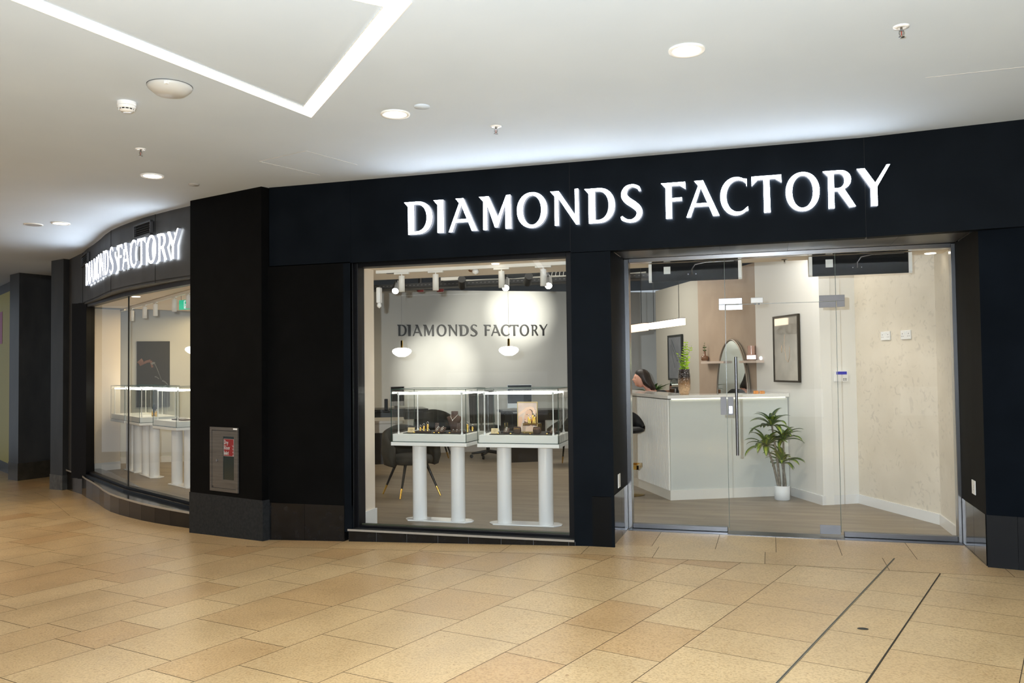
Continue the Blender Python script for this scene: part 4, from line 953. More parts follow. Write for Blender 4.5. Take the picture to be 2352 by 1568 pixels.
# ---------------------------------------------------------------- display cases
def make_case(loc, rz, label):
    t = thing('display_case', label, 'display case', (loc[0], loc[1], FZ), rz, 'glass display cases on white twin column stands'); W, Dp = .3825, .265
    z0 = .786-FZ; zt = .820-FZ; zg = 1.316-FZ; zi = .895-FZ
    part(MB().box(-W, W, -Dp, Dp, z0, zt), 'table_top', SATINW, t, bevel=.002)
    part(MB().box(-W+.012, W-.012, -Dp+.012, Dp-.012, zt+.004, zi), 'inner_plinth', SATINW, t, bevel=.004)
    g = .006; a, b = W-.004, Dp-.004; mb = MB()
    mb.box(-a, a, -b, -b+g, zt, zg-g); mb.box(-a, a, b-g, b, zt, zg-g); mb.box(-a, -a+g, -b+g, b-g, zt, zg-g); mb.box(a-g, a, -b+g, b-g, zt, zg-g); mb.box(-a, a, -b, b, zg-g, zg)
    part(mb, 'glass_cover', CGLASS, t)
    mb = MB(); e = .0022
    for sx in (-1, 1):
        for sy in (-1, 1): mb.box(sx*a-e, sx*a+e, sy*b-e, sy*b+e, zt, zg)
        mb.box(sx*a-e, sx*a+e, -b, b, zg-e, zg+e); mb.box(sx*a-e, sx*a+e, -b, b, zt-.0, zt+.004)
    for sy in (-1, 1): mb.box(-a, a, sy*b-e, sy*b+e, zg-e, zg+e); mb.box(-a, a, sy*b-e, sy*b+e, zt, zt+.005)
    part(mb, 'glass_edges', GEDGE, t)
    px, py = W-.060, Dp-.045; r = .0045; mb = MB()
    for sx in (-1, 1):
        for sy in (-1, 1): mb.box(sx*px-r, sx*px+r, sy*py-r, sy*py+r, zi, 1.268-FZ); mb.lathe([(.013, zi), (.008, zi+.02), (.005, zi+.03)], (sx*px, sy*py, 0), 12)
        mb.box(sx*px-.010, sx*px+.010, -py-.008, -py+.008, 1.262-FZ, 1.285-FZ)
    part(mb, 'light_posts', GLOSSW, t)
    mb = MB(); 
    for sy in (-1, 1): mb.box(-px+.01, px-.01, sy*py-.006, sy*py+.006, 1.266-FZ, 1.280-FZ)
    for sx in (-1, 1): mb.box(sx*px-.005, sx*px+.005, -py, py, 1.268-FZ, 1.278-FZ)
    part(mb, 'led_bars', LEDW, t)
    for sx in (-1, 1): part(MB().lathe([(.069, .012), (.069, z0)], (sx*.198, -.02, 0), 40), 'column', GLOSSW, t)
    pl = [(-.345, -.03), (-.29, -.105), (.29, -.105), (.345, -.03), (.345, .01), (.29, .085), (-.29, .085), (-.345, .01)]
    part(MB().prism(pl, 0, .014), 'base_plate', GLOSSW, t, bevel=.004)
    return t
c1 = make_case((-3.075, 7.625), math.radians(-1), 'left glass display case on two white columns in the big window')
C1 = ((-3.075, 7.625), math.radians(-1)); C2 = ((-2.215, 7.62), math.radians(1.5))
dup(c1, (*C2[0], FZ), C2[1], 'right glass display case on two white columns in the big window, with the portrait')
def leftcase(pxl, pyl, pxr, pyr, label, z=.786):
    a_ = Zp(pxl, pyl, z); b_ = Zp(pxr, pyr, z); dd = (b_-a_).normalized(); n = Vector((-dd.y, dd.x, 0)); c = b_-dd*.3825+n*.265
    dup(c1, (c.x, c.y, FZ), math.atan2(dd.y, dd.x), label); return (c.x, c.y), math.atan2(dd.y, dd.x)
LC1 = leftcase(245, 965, 285, 971.5, 'farthest glass display case behind the curved window')
LC2 = leftcase(284, 971, 319.8, 977.5, 'second glass display case from the left behind the curved window')
LC3 = leftcase(346.3, 982.4, 404.5, 989, 'third glass display case from the left behind the curved window')
LC4 = leftcase(423, 990, 492, 1000, 'glass display case behind the curved window, cut off by the pillar')

ZI = .8955
def W2(C, x, y): c, a = C; return (c[0]+x*math.cos(a)-y*math.sin(a), c[1]+x*math.sin(a)+y*math.cos(a))
def board(C, x0, x1, y0, y1, label):
    t = MB().prism([W2(C, x0, y0), W2(C, x1, y0), W2(C, x1, y1), W2(C, x0, y1)], ZI, ZI+.006).build('display_board', DARKV); tag(t, label, 'display board')
board(C1, -.285, .318, -.205, .19, 'dark velvet board spread in the left window case')
board(C2, -.285, .318, -.205, .19, 'dark velvet board spread in the right window case')
Z0 = ZI+.0062
def ring_parts(mb_b, mb_d, c, R=.0105, r=.0018, u=(1, 0, 0), v=(0, 0, 1)):
    mb_b.torus(c, R, r, u, v, 16, 6); cc = Vector(c)+Vector(v)*R
    mb_d.lathe([(0, -.002), (.0032, .001), (.0022, .003), (0, .003)], cc, 8, smooth=False)
ST = {}
def ringstand(C, x, y, h, label, z=None, group='gold ring cylinders'):
    k = round(h, 3); p = W2(C, x, y)
    if k not in ST:
        t = thing('ring_stand', label, 'ring stand', (*p, z or Z0), C[1], group)
        part(MB().lathe([(.0095, 0), (.0095, h-.001), (.0085, h)], n=20), 'cylinder', GOLD, t)
        a_ = MB(); b_ = MB(); ring_parts(a_, b_, (0, 0, h+.0125)); part(a_, 'ring', SILVER, t); part(b_, 'stone', mat('diamond', (.95, .97, 1), .03, 0, spec=1), t); ST[k] = t; return t
    return dup(ST[k], (*p, z or Z0), C[1], label, group)
def card(C, x, y, w_, h, label, m):
    p = W2(C, x, y); t = thing('price_card', label, 'card', (*p, Z0), C[1])
    mb = MB(); mb.obox((0, .012, h/2), (1, 0, 0), (0, .97, -.25), (0, .25, .97), w_/2, .0012, h/2); part(mb, 'card', m, t)
    mb = MB()
    for k, q in enumerate((.4, .55, .25)): mb.obox((0, .0088-.0035*(k-1)*0+(.012*(k*.0)), h*(.72-.18*k)), (1, 0, 0), (0, .97, -.25), (0, .25, .97), w_*q*.5, .0006, .0009)
    for v in mb.v: v.y = .012+(v.z-h/2)*.2577-.0022
    part(mb, 'print', mat('print_brown', (.25, .17, .08), .6), t)
CARDM = mat('kraft_card', (.72, .56, .32), .6)
card(C1, -.225, -.16, .07, .048, 'small tan card at the left front of the left window case', CARDM)
card(C2, -.245, -.17, .068, .05, 'small tan card at the left front of the right window case', CARDM)
def ringtray(C, x, y, w_, d_, n, label, tilt=0, rows=1):
    p = W2(C, x, y); t = thing('ring_tray', label, 'ring tray', (*p, Z0), C[1], 'ring trays in the window cases')
    tl = math.radians(tilt); v = Vector((0, math.cos(tl), math.sin(tl))); wv = Vector((0, -math.sin(tl), math.cos(tl)))
    c0 = Vector((0, 0, .008+math.sin(tl)*d_/2)); part(MB().obox(c0, (1, 0, 0), v, wv, w_/2, d_/2, .007), 'pad', BROWNV, t, bevel=.002)
    if tilt: part(MB().box(-w_/2+.004, w_/2-.004, -.002, d_/2-.004, 0, .008), 'foot', DARKV, t)
    a_ = MB(); b_ = MB()
    for j in range(rows):
        for i in range(n):
            q = c0+Vector((w_*((i+.5)/n-.5), 0, 0))+v*(d_*.8*((j+.5)/rows-.5))+wv*.0135; ring_parts(a_, b_, q, .009, .0016)
    part(a_, 'rings', SILVER, t); part(b_, 'stones', mat('diamond', (.95, .97, 1), .03, 0, spec=1), t)
ringtray(C1, -.105, -.13, .145, .04, 4, 'long dark ring tray at the left of the left window case')
ringtray(C1, .075, -.15, .095, .085, 2, 'slanted ring pad with two columns of rings in the left window case', 28, 3)
ringtray(C1, .255, -.13, .15, .04, 4, 'long dark ring tray at the right of the left window case')
ringtray(C2, -.14, -.13, .05, .06, 1, 'small slanted ring pad at the left of the right window case', 38, 3)
ringtray(C2, .295, -.12, .05, .06, 1, 'small slanted ring pad at the right end of the right window case', 38, 3)
def padbox(C, x, y, w_, d_, label):
    p = W2(C, x, y); tag(MB().prism([W2(C, x-w_/2, y-d_/2), W2(C, x+w_/2, y-d_/2), W2(C, x+w_/2, y+d_/2), W2(C, x-w_/2, y+d_/2)], Z0, Z0+.016).build('jewellery_pad', DARKV, bevel=.002), label, 'jewellery pad')
padbox(C2, -.15, -.06, .11, .07, 'low black pad behind the left ring pad in the portrait case')
padbox(C2, .285, -.04, .11, .08, 'low black pad behind the right ring pad in the portrait case')
def earstand(C, x, y, label):
    p = W2(C, x, y); t = thing('earring_stand', label, 'earring stand', (*p, Z0), C[1]+math.radians(8), 'upright earring stands')
    v = Vector((0, .22, .975)); wv = Vector((0, -.975, .22)); c0 = Vector((0, .0, .045)); part(MB().obox(c0, (1, 0, 0), v, wv, .019, .043, .0025), 'panel', BROWNV, t); part(MB().box(-.015, .015, -.01, .03, 0, .004), 'foot', DARKV, t)
    mb = MB()
    for i in (-1, 1):
        for j in range(5): mb.lathe([(0, -.003), (.0028, 0), (0, .003)], c0+Vector((.009*i, 0, 0))+v*(.032-.016*j)+wv*.004, 8)
    part(mb, 'earrings', SILVER, t)
earstand(C1, .0, -.05, 'upright brown earring stand left of the necklace bust')
earstand(C1, .225, -.06, 'upright brown earring stand right of the necklace bust')
for i, (x, y, h, lb) in enumerate(((-.165, -.07, .042, 'shortest gold ring cylinder of the three beside the tan card'), (-.133, -.06, .056, 'middle gold ring cylinder of the three beside the tan card'), (-.093, -.06, .073, 'tallest gold ring cylinder of the three beside the tan card'), (.30, -.02, .073, 'tall gold ring cylinder at the right of the left window case'), (.305, .10, .042, 'short gold ring cylinder at the right back of the left window case'))):
    ringstand(C1, x, y, h, lb)
# bust
p = W2(C1, .155, .02); t = thing('necklace_bust', 'brown velvet bust wearing a fine diamond necklace in the left window case', 'necklace bust', (*p, Z0), C1[1]+math.radians(-6))
secs = [(0, .045, .03), (.03, .042, .028), (.07, .050, .03), (.10, .064, .034), (.125, .078, .036), (.140, .082, .032), (.147, .062, .026), (.155, .040, .024), (.175, .034, .026), (.192, .036, .03), (.196, .030, .024)]
mb = MB(); n = 28; vs = []
for z, rx, ry in secs:
    for k in range(n): q = 2*math.pi*k/n; vs.append((rx*math.cos(q), ry*math.sin(q)*.9-.012*math.sin(math.pi*min(1, z/.15)), z))
fs = [(i*n+k, i*n+(k+1) % n, (i+1)*n+(k+1) % n, (i+1)*n+k) for i in range(len(secs)-1) for k in range(n)]; mb.add(vs, fs, True); mb.add(vs[-n:], [tuple(range(n))]); part(mb, 'bust', BROWNV, t)
mb = MB()
for s in (-1, 1): mb.tube([(s*.037, -.008, .163), (s*.028, -.030, .145), (s*.012, -.042, .125), (0, -.046, .113)], .0014, 6)
mb.lathe([(0, -.005), (.005, 0), (0, .005)], (0, -.048, .109), 8); part(mb, 'necklace', mat('bright_chain', (.9, .88, .82), .3), t)
# pebbles
PEB = MB().lathe([(0, .011), (.007, .009), (.0105, .004), (.009, 0)], (0, 0, 0), 14)
pb0 = None
for C, x, lb in ((C1, -.178, 'gold price pebble in front of the left ring tray'), (C1, .028, 'gold price pebble in front of the slanted ring pad, left one'), (C1, .075, 'gold price pebble in front of the slanted ring pad, right one'), (C1, .183, 'gold price pebble in front of the right ring tray'),
                 (C2, -.205, 'gold price pebble beside the tan card of the portrait case'), (C2, -.085, 'gold price pebble at the foot of the portrait frame'), (C2, .10, 'gold price pebble in front of the gold riser'), (C2, .255, 'gold price pebble in front of the right ring pad')):
    p = W2(C, x, -.185)
    if pb0 is None: pb0 = tag(PEB.build('price_marker', GOLD, origin=(0, 0, 0)), lb, 'price marker', 'gold price pebbles'); pb0.location = (*p, Z0)
    else: o = pb0.copy(); COL.objects.link(o); o.location = (*p, Z0); o['label'] = lb
# necklace stand, portrait, riser, bracelets in case 2
def neckstand(C, x, y, h, label, g=GOLD):
    p = W2(C, x, y); t = thing('necklace_stand', label, 'necklace stand', (*p, Z0), C[1])
    part(MB().box(-.019, .019, -.006, .006, 0, h), 'block', mat('dark_olive_velvet', (.030, .028, .018), .8), t, bevel=.002)
    mb = MB()
    for s in (-1, 1): mb.tube([(s*.014, -.0075, h), (s*.008, -.0078, h*.55), (0, -.0082, h*.15)], .0009, 5)
    mb.lathe([(0, -.006), (.003, 0), (0, .006)], (0, -.009, h*.13), 8); part(mb, 'chain', g, t)
neckstand(C2, -.17, -.03, .095, 'tall dark block with a gold chain left of the portrait')
neckstand(C2, .305, .12, .10, 'slim block with a silver cross chain at the right back of the portrait case', SILVER)
p = W2(C2, .015, .05); t = thing('portrait_frame', 'gold framed portrait of a woman resting her hand on her head', 'framed picture', (*p, Z0), C2[1])
w_, h = .098, .285
mb = MB(); 
for b in ((-w_, w_, 0, .008), (-w_, w_, h-.008, h), (-w_, -w_+.007, .008, h-.008), (w_-.007, w_, .008, h-.008)): mb.box(b[0], b[1], -.008, .004, b[2], b[3])
part(mb, 'frame', mat('pale_gold', (.62, .48, .22), .35, .8), t)
SK = mat('print_skin', (.80, .50, .34), .6)
pr = part(MB().box(-w_+.006, w_-.006, -.003, .0, .006, h-.006), 'print', noisy('print_backdrop', (.80, .62, .50), (.62, .48, .42), scale=9, rough=.6), t)
def flat(poly, y, m, name):
    mb = MB(); n = len(poly); mb.add([(q[0], y, q[1]) for q in poly]+[(q[0], y+.0006, q[1]) for q in poly], [tuple(range(n)), tuple(range(n, 2*n))[::-1]]+[(i, (i+1) % n, n+(i+1) % n, n+i) for i in range(n)]); part(mb, name, m, pr)
flat([(-.03, .10), (-.045, .06), (.09, .06), (.09, .17), (.075, .215), (.045, .232), (.012, .225), (-.01, .19), (-.02, .15)], -.0036, mat('print_hair', (.16, .085, .045), .6), 'printed_hair')
flat([(-.028, .142), (-.034, .132), (-.030, .115), (-.022, .100), (.0, .094), (.015, .108), (.035, .10), (.045, .13), (.045, .18), (.035, .205), (.012, .212), (-.014, .196), (-.022, .175), (-.022, .162), (-.032, .150)], -.0042, SK, 'printed_face')
flat([(-.09, .145), (-.09, .175), (-.045, .205), (-.01, .232), (.03, .240), (.058, .232), (.078, .205), (.082, .175), (.066, .16), (.055, .18), (.048, .205), (.03, .216), (.0, .208), (-.03, .186), (-.06, .168)], -.0048, mat('print_arm', (.86, .60, .44), .6), 'printed_arm')
flat([(-.088, .03), (-.088, .12), (-.072, .145), (-.055, .145), (-.045, .12), (-.06, .07), (-.075, .03)], -.0046, SK, 'printed_hand')
flat([(-.03, .008), (-.01, .045), (.03, .066), (.06, .06), (.088, .03), (.088, .008)], -.0044, mat('print_arm', (.86, .60, .44), .6), 'printed_shoulder')
flat([(.055, .062), (.064, .064), (.080, .03), (.084, .008), (.076, .008), (.070, .03)], -.005, mat('print_strap', (.85, .82, .78), .6), 'printed_strap')
flat([(-.014, .168), (.004, .170), (.004, .166), (-.012, .164)], -.0048, mat('print_hair', (.16, .085, .045), .6), 'printed_eye')
flat([(-.03, .124), (-.018, .124), (-.016, .118), (-.029, .118)], -.0048, mat('print_lips', (.50, .13, .12), .6), 'printed_lips')
p = W2(C2, .082, -.05); RZ = .092
t = thing('display_riser', 'small gold wire riser with a dark top in front of the portrait', 'display riser', (*p, Z0), C2[1])
part(MB().box(-.080, .080, -.035, .035, RZ-.004, RZ), 'top', mat('smoked_top', (.05, .035, .02), .2), t)
mb = MB()
for sx in (-1, 1):
    for sy in (-1, 1): mb.box(sx*.077-.0016, sx*.077+.0016, sy*.032-.0016, sy*.032+.0016, 0, RZ-.004)
    mb.box(sx*.077-.0016, sx*.077+.0016, -.032, .032, 0, .003); mb.box(sx*.077-.0016, sx*.077+.0016, -.032, .032, RZ-.007, RZ-.004)
for sy in (-1, 1): mb.box(-.077, .077, sy*.032-.0016, sy*.032+.0016, 0, .003); mb.box(-.077, .077, sy*.032-.0016, sy*.032+.0016, RZ-.007, RZ-.004)
part(mb, 'frame', GOLD, t)
for x, y, h_, lb in ((.050, -.045, .056, 'gold ring cylinder at the left end of the riser top'), (.069, -.065, .042, 'short gold ring cylinder at the front of the riser top'), (.090, -.035, .073, 'tallest gold ring cylinder on the riser top'), (.112, -.055, .056, 'gold ring cylinder at the right of the riser top')):
    ringstand(C2, x, y, h_, lb, Z0+RZ, 'gold ring cylinders on the riser')
def bangle(C, x, y, label, m):
    p = W2(C, x, y); t = thing('bangle_pillow', label, 'bangle on pillow', (*p, Z0), C[1])
    part(MB().lathe([(.022, 0), (.034, .008), (.038, .03), (.036, .05), (.030, .064), (.0, .066)], n=26, sy=.6), 'pillow', BROWNV, t)
    part(MB().torus((0, -.003, .038), .036, .0016, (1, 0, 0), (0, -.80, .30), 26, 6), 'bangle', m, t)
bangle(C2, -.035, -.14, 'brown pillow with a bracelet in front of the portrait', GOLD)
bangle(C2, .15, -.14, 'brown pillow with a rose gold bracelet right of the gold riser', mat('rose_gold', (.8, .45, .28), .2, 1))
# pieces in the far cases
for i, (x, y, h_) in enumerate(((.20, -.05, .073), (.23, -.02, .056), (.26, -.06, .056), (.29, -.02, .073))):
    ringstand(LC2, x, y, h_, ('gold ring cylinder at the left', 'second gold ring cylinder', 'third gold ring cylinder', 'gold ring cylinder at the right end')[i]+' of the second case behind the curved window', ZI, 'gold ring cylinders behind the curved window')
p = W2(LC2, .12, .0); t = thing('necklace_bust', 'black bust in the second case behind the curved window', 'necklace bust', (*p, ZI), LC2[1]); part(MB().lathe([(.04, 0), (.035, .03), (.05, .09), (.07, .125), (.03, .14), (.03, .16), (0, .162)], n=20, sy=.5), 'bust', DARKV, t)
for C, lb in ((LC3, 'wide dark ring tray in the third case behind the curved window'), (LC4, 'wide dark ring tray in the case cut off by the pillar')):
    x0 = .05 if C is LC3 else -.2; p = W2(C, x0, -.08); t = thing('ring_tray', lb, 'ring tray', (*p, ZI), C[1]); part(MB().box(-.15, .20, -.05, .08, 0, .012), 'pad', BROWNV, t)
    a_ = MB(); b_ = MB()
    for i in range(9):
        for j in range(3): ring_parts(a_, b_, (-.12+.036*i, -.03+.04*j, .022), .009, .0018)
    part(a_, 'rings', SILVER, t); part(b_, 'stones', mat('diamond', (.95, .97, 1), .03, 0, spec=1), t)
# artwork on the back wall behind the curved window
a_ = onback(314, 784, .03); b_ = onback(389.5, 785, .03); zlo = .95; zhi = onback(350, 783.5, .03).z
t = thing('wall_art', 'dark canvas artwork of a hand with rings on the grey wall at left', 'artwork', (a_.x, a_.y, zlo))
c = (a_+b_)/2; c.z = (zlo+zhi)/2; hw_ = (b_-a_).dot(bd)/2; hh_ = (zhi-zlo)/2
MB().obox(c-bnn*.014, bd, bnn, (0, 0, 1), hw_, .014, hh_).build('canvas', mat('art_dark', (.035, .030, .018), .5), t)
mb = MB(); 
def artb(u0, v0, u1, v1, r0, r1): 
    P0_ = c+bd*(hw_*u0)+Vector((0, 0, hh_*v0)); P1_ = c+bd*(hw_*u1)+Vector((0, 0, hh_*v1)); mb.tube([P0_, (P0_+P1_)/2+Vector((0, 0, .01)), P1_], [r0, (r0+r1)/2, r1], 8)
artb(-.85, .42, -.65, .28, .05, .04); artb(-.6, .33, -.15, .40, .02, .025); artb(-.15, .40, -.05, .2, .022, .015)
mb.v = [v-bnn*((v-c).dot(bnn))+bnn*.0018 for v in mb.v]; mb.build('painted_fingers', mat('art_skin', (.38, .22, .17), .6), t)
mb = MB(); artb(-.1, .3, .12, .33, .02, .018); artb(.1, .32, .5, -.18, .005, .004); artb(.1, -.08, .35, -.15, .008, .006); artb(.55, -.2, .9, -.33, .012, .006)
mb.v = [v-bnn*((v-c).dot(bnn))+bnn*.003 for v in mb.v]; mb.build('painted_ring', mat('art_silver', (.35, .35, .33), .4), t)

# ---------------------------------------------------------------- chairs, desks, monitors
def make_chair(loc, rz, label):
    t = thing('tub_chair', label, 'chair', (loc[0], loc[1], FZ), rz, 'grey velvet chairs with gold tipped legs')
    part(MB().lathe([(.20, .36), (.245, .375), (.255, .42), (.24, .455), (.16, .475), (0, .48)], n=36), 'seat', OLIVEV, t)
    mb = MB(); n = 26; R0, R1 = .265, .315; rows = []
    for k in range(n+1):
        q = math.radians(65+230*k/n); e = abs(k/n-.5)*2; zt = .80-.22*e**1.7; zb_ = .34
        rows.append([(R0*math.cos(q), R0*math.sin(q), zb_), (R1*math.cos(q), R1*math.sin(q), zb_+.02), ((R1+.03)*math.cos(q), (R1+.03)*math.sin(q), (zb_+zt)/2), ((R1+.02)*math.cos(q), (R1+.02)*math.sin(q), zt-.02), ((R0+.03)*math.cos(q), (R0+.03)*math.sin(q), zt), (R0*math.cos(q), R0*math.sin(q), zt-.02)])
    vs = [v for r in rows for v in r]; m_ = 6
    fs = [(i*m_+j, (i+1)*m_+j, (i+1)*m_+(j+1) % m_, i*m_+(j+1) % m_) for i in range(n) for j in range(m_)]+[tuple(range(m_)), tuple(range(n*m_, n*m_+m_))[::-1]]
    mb.add(vs, fs, True); part(mb, 'backrest', OLIVEV, t)
    for sx in (-1, 1):
        for sy in (-1, 1):
            lg = part(MB().tube([(sx*.13, sy*.13, .37), (sx*.215, sy*.215, .11)], [.018, .012], 12), 'leg', BLKM, t)
            part(MB().tube([(sx*.215, sy*.215, .11), (sx*.25, sy*.25, .002)], [.0122, .009], 12), 'leg_tip', GOLD, lg)
    return t
ch = make_chair((-4.02, 9.10), math.radians(-42), 'grey velvet chair with gold tipped legs left of the window cases')
for p_, rz, lb in (((-5.15, 12.6), math.radians(-60), 'grey velvet chair seen through the left glass case'), ((-2.93, 12.3), math.radians(160), 'grey velvet chair at the right edge of the display window')):
    dup(ch, (*p_, FZ), rz, lb)
# desk with phone at left
def desk(cx, cyy, w_, d_, rz, h, label, body, topm):
    t = thing('desk', label, 'desk', (cx, cyy, FZ), rz)
    part(MB().box(-w_/2, w_/2, -d_/2, d_/2, h-.04, h), 'desk_top', topm, t, bevel=.004); part(MB().box(-w_/2+.05, -w_/2+.6*w_, -d_/2+.05, d_/2-.05, 0, h-.042), 'pedestal', body, t)
    part(MB().box(-w_/2+.02, w_/2-.02, -d_/2+.012, -d_/2+.03, h-.16, h-.042), 'front_rail', topm, t); return t
desk(-5.55, 10.35, 1.6, .8, math.radians(25), .78, 'dark desk with a pale band behind the left velvet chair', mat('desk_dark', (.012, .009, .007), .4), mat('desk_pale', (.42, .38, .32), .4))
desk(-5.95, 12.2, 1.5, .7, math.radians(30), .84, 'rear desk with curved dark top holding the left computer screen', mat('desk_dark', (.012, .009, .007), .4), mat('desk_black_top', (.02, .018, .015), .3))
desk(-3.60, 12.95, 1.1, .55, math.radians(30), .80, 'dark desk holding the computer screen behind the right case', mat('desk_dark', (.012, .009, .007), .4), mat('desk_black_top', (.02, .018, .015), .3))
def monitor(px, py_top, w_, h, zbase, z_top, rz, label):
    P = Zp(px, py_top, z_top); t = thing('monitor', label, 'monitor', (P.x, P.y, zbase), rz)
    hh_ = z_top-zbase; part(MB().box(-w_/2, w_/2, -.01, .012, hh_-h, hh_), 'screen_housing', mat('monitor_silver', (.45, .45, .46), .35, .6), t, bevel=.003)
    part(MB().box(-w_/2+.008, w_/2-.008, -.0115, -.0105, hh_-h+.07, hh_-.008), 'screen', mat('screen_off', (.012, .012, .014), .2), t)
    part(MB().box(-.04, .04, .012, .02, .01, hh_-h*.4), 'stand', STEEL, t); part(MB().box(-.1, .1, -.08, .09, 0, .01), 'foot', STEEL, t)
monitor(912, 887, .24, .30, FZ+.84, 1.225+.02, math.radians(52), 'computer screen seen edge-on above the left glass case')
monitor(1193, 883, .36, .34, FZ+.80, 1.265, math.radians(22), 'computer screen rising above the right glass case')
q = Zp(887, 946, FZ+.84); t = thing('desk_phone', 'cordless phone standing on the rear desk at left', 'phone', (q.x, q.y, FZ+.84), .3)
part(MB().box(-.05, .05, -.04, .04, 0, .025), 'cradle', BLKM, t, bevel=.004); part(MB().box(-.025, .025, -.015, .015, .025, .19), 'handset', BLKM, t, bevel=.008)
# office chair
def officechair(x, y, rz, label):
    t = thing('office_chair', label, 'office chair', (x, y, FZ), rz)
    mb = MB().box(-.24, .24, -.24, .24, .44, .52); part(mb, 'seat', DARKV, t, bevel=.03)
    mb = MB(); mb.obox((0, .27, .82), (1, 0, 0), (0, 1, -.12), (0, .12, 1), .22, .025, .27); part(mb, 'backrest', DARKV, t, bevel=.02)
    part(MB().cyl((0, 0, 0), .03, .09, .44, 14).tube([(0, .2, .46), (0, .29, .50), (0, .29, .62)], .02, 8), 'gas_lift', BLKM, t)
    for k in range(5):
        q = 2*math.pi*k/5+.3; lg = part(MB().tube([(0, 0, .11), (.27*math.cos(q), .27*math.sin(q), .075)], [.028, .015], 8), 'base_arm', BLKM, t)
        part(MB().tube([(.27*math.cos(q)-.015*math.sin(q), .27*math.sin(q)+.015*math.cos(q), .03), (.27*math.cos(q)+.015*math.sin(q), .27*math.sin(q)-.015*math.cos(q), .03)], .029, 12), 'castor', BLKM, lg)
officechair(-4.45, 13.15, math.radians(40), 'black swivel chair on castors between the two window cases')

# ---------------------------------------------------------------- reception counter
K0 = Vector((-1.079, 9.335, 0)); KR = Vector((.163, 9.975, 0)); KL = Vector((-1.695, 10.524, 0)); KL2 = KL+(KL-K0).normalized()*1.3
f1 = (KR-K0).normalized(); n1_ = Vector((-f1.y, f1.x, 0)); f2 = (KL2-K0).normalized(); n2_ = Vector((f2.y, -f2.x, 0))
t = thing('reception_counter', 'white angled reception counter with ribbed side and lit top edge', 'reception counter', (K0.x, K0.y, FZ))
CW = mat('counter_white', (.60, .62, .58), .45)
th = .10; ci = K0+(n1_+n2_).normalized()*(th/abs((n1_+n2_).normalized().dot(n1_)))
body = [K0, KR, KR+n1_*th, ci, KL2+n2_*th, KL2]
MB().prism([tuple((K0+(ci-K0)*.12)[:2]), tuple((KR+n1_*.012)[:2]), tuple((KR+n1_*th)[:2]), tuple(ci[:2]), tuple((KL2+n2_*th)[:2]), tuple((KL2+n2_*.012)[:2])], FZ+.1, 1.14).build('body', CW, t)
MB().prism([tuple(p[:2]) for p in body], FZ, FZ+.105).build('skirting', mat('counter_skirt', (.76, .74, .68), .4), t)
mb = MB(); Lk = (KL2-K0).length; n = int(Lk/.042)
for k in range(n):
    c_ = K0+f2*(.03+.042*k); mb.tube([c_+Vector((0, 0, FZ+.105)), c_+Vector((0, 0, 1.14))], .0150, 8)
mb.build('ribbed_cladding', mat('rib_white', (.78, .76, .70), .45), t)
tw = .42; ct = K0-(n1_+n2_).normalized()*.03; cb = K0+(n1_+n2_).normalized()*(tw/abs((n1_+n2_).normalized().dot(n1_)))
MB().prism([tuple(ct[:2]), tuple((KR-n1_*.025)[:2]), tuple((KR+n1_*tw)[:2]), tuple(cb[:2]), tuple((KL2+n2_*tw)[:2]), tuple((KL2-n2_*.025)[:2])], 1.150, 1.186).build('counter_top', mat('counter_top_white', (.80, .78, .73), .15, coat=.4), t, bevel=.003)
MB().obox((K0+KR)/2+n1_*.006+Vector((0, 0, 1.146)), f1, n1_, (0, 0, 1), (KR-K0).length/2-.03, .004, .003).build('led_strip', emis('counter_led', (1, .92, .72), 5), t)
# vase with eucalyptus
def oncounter(px, py): return Zp(px, py, 1.186)
p = oncounter(1572, 905.5); t = thing('glass_vase', 'bubbled amber and black glass vase on the reception counter', 'vase', tuple(p))
VM = mat('bubbled_glass', (.3, .15, .05), .08, spec=.9, coat=.6)
def _vm(m):
    b = m.node_tree.nodes['Principled BSDF']; tc = N(m, 'ShaderNodeTexCoord'); sx = N(m, 'ShaderNodeSeparateXYZ'); L(m, tc.outputs['Object'], sx.inputs[0])
    mr = N(m, 'ShaderNodeMapRange'); mr.inputs['From Min'].default_value = .06; mr.inputs['From Max'].default_value = .2; L(m, sx.outputs['Z'], mr.inputs[0])
    cr = N(m, 'ShaderNodeValToRGB'); e = cr.color_ramp.elements; e[0].color = (.62, .40, .22, 1); e[1].color = (.018, .010, .010, 1); k = e.new(.45); k.color = (.30, .16, .07, 1); L(m, mr.outputs[0], cr.inputs[0]); L(m, cr.outputs[0], b.inputs['Base Color'])
    v = N(m, 'ShaderNodeTexVoronoi'); v.inputs['Scale'].default_value = 55; L(m, tc.outputs['Object'], v.inputs['Vector']); bp = N(m, 'ShaderNodeBump'); bp.inputs['Strength'].default_value = 1; bp.inputs['Distance'].default_value = .012
    L(m, v.outputs[0], bp.inputs['Height']); L(m, bp.outputs[0], b.inputs['Normal'])
_vm(VM)
part(MB().lathe([(.045, 0), (.055, .01), (.066, .06), (.070, .14), (.068, .22), (.060, .262), (.064, .285), (.056, .285), (.052, .26), (.05, .20), (0, .19)], n=40), 'body', VM, t)
LEAFG = mat('eucalyptus_green', (.42, .62, .05), .4); STEMG = mat('stem_green', (.12, .2, .04), .5)
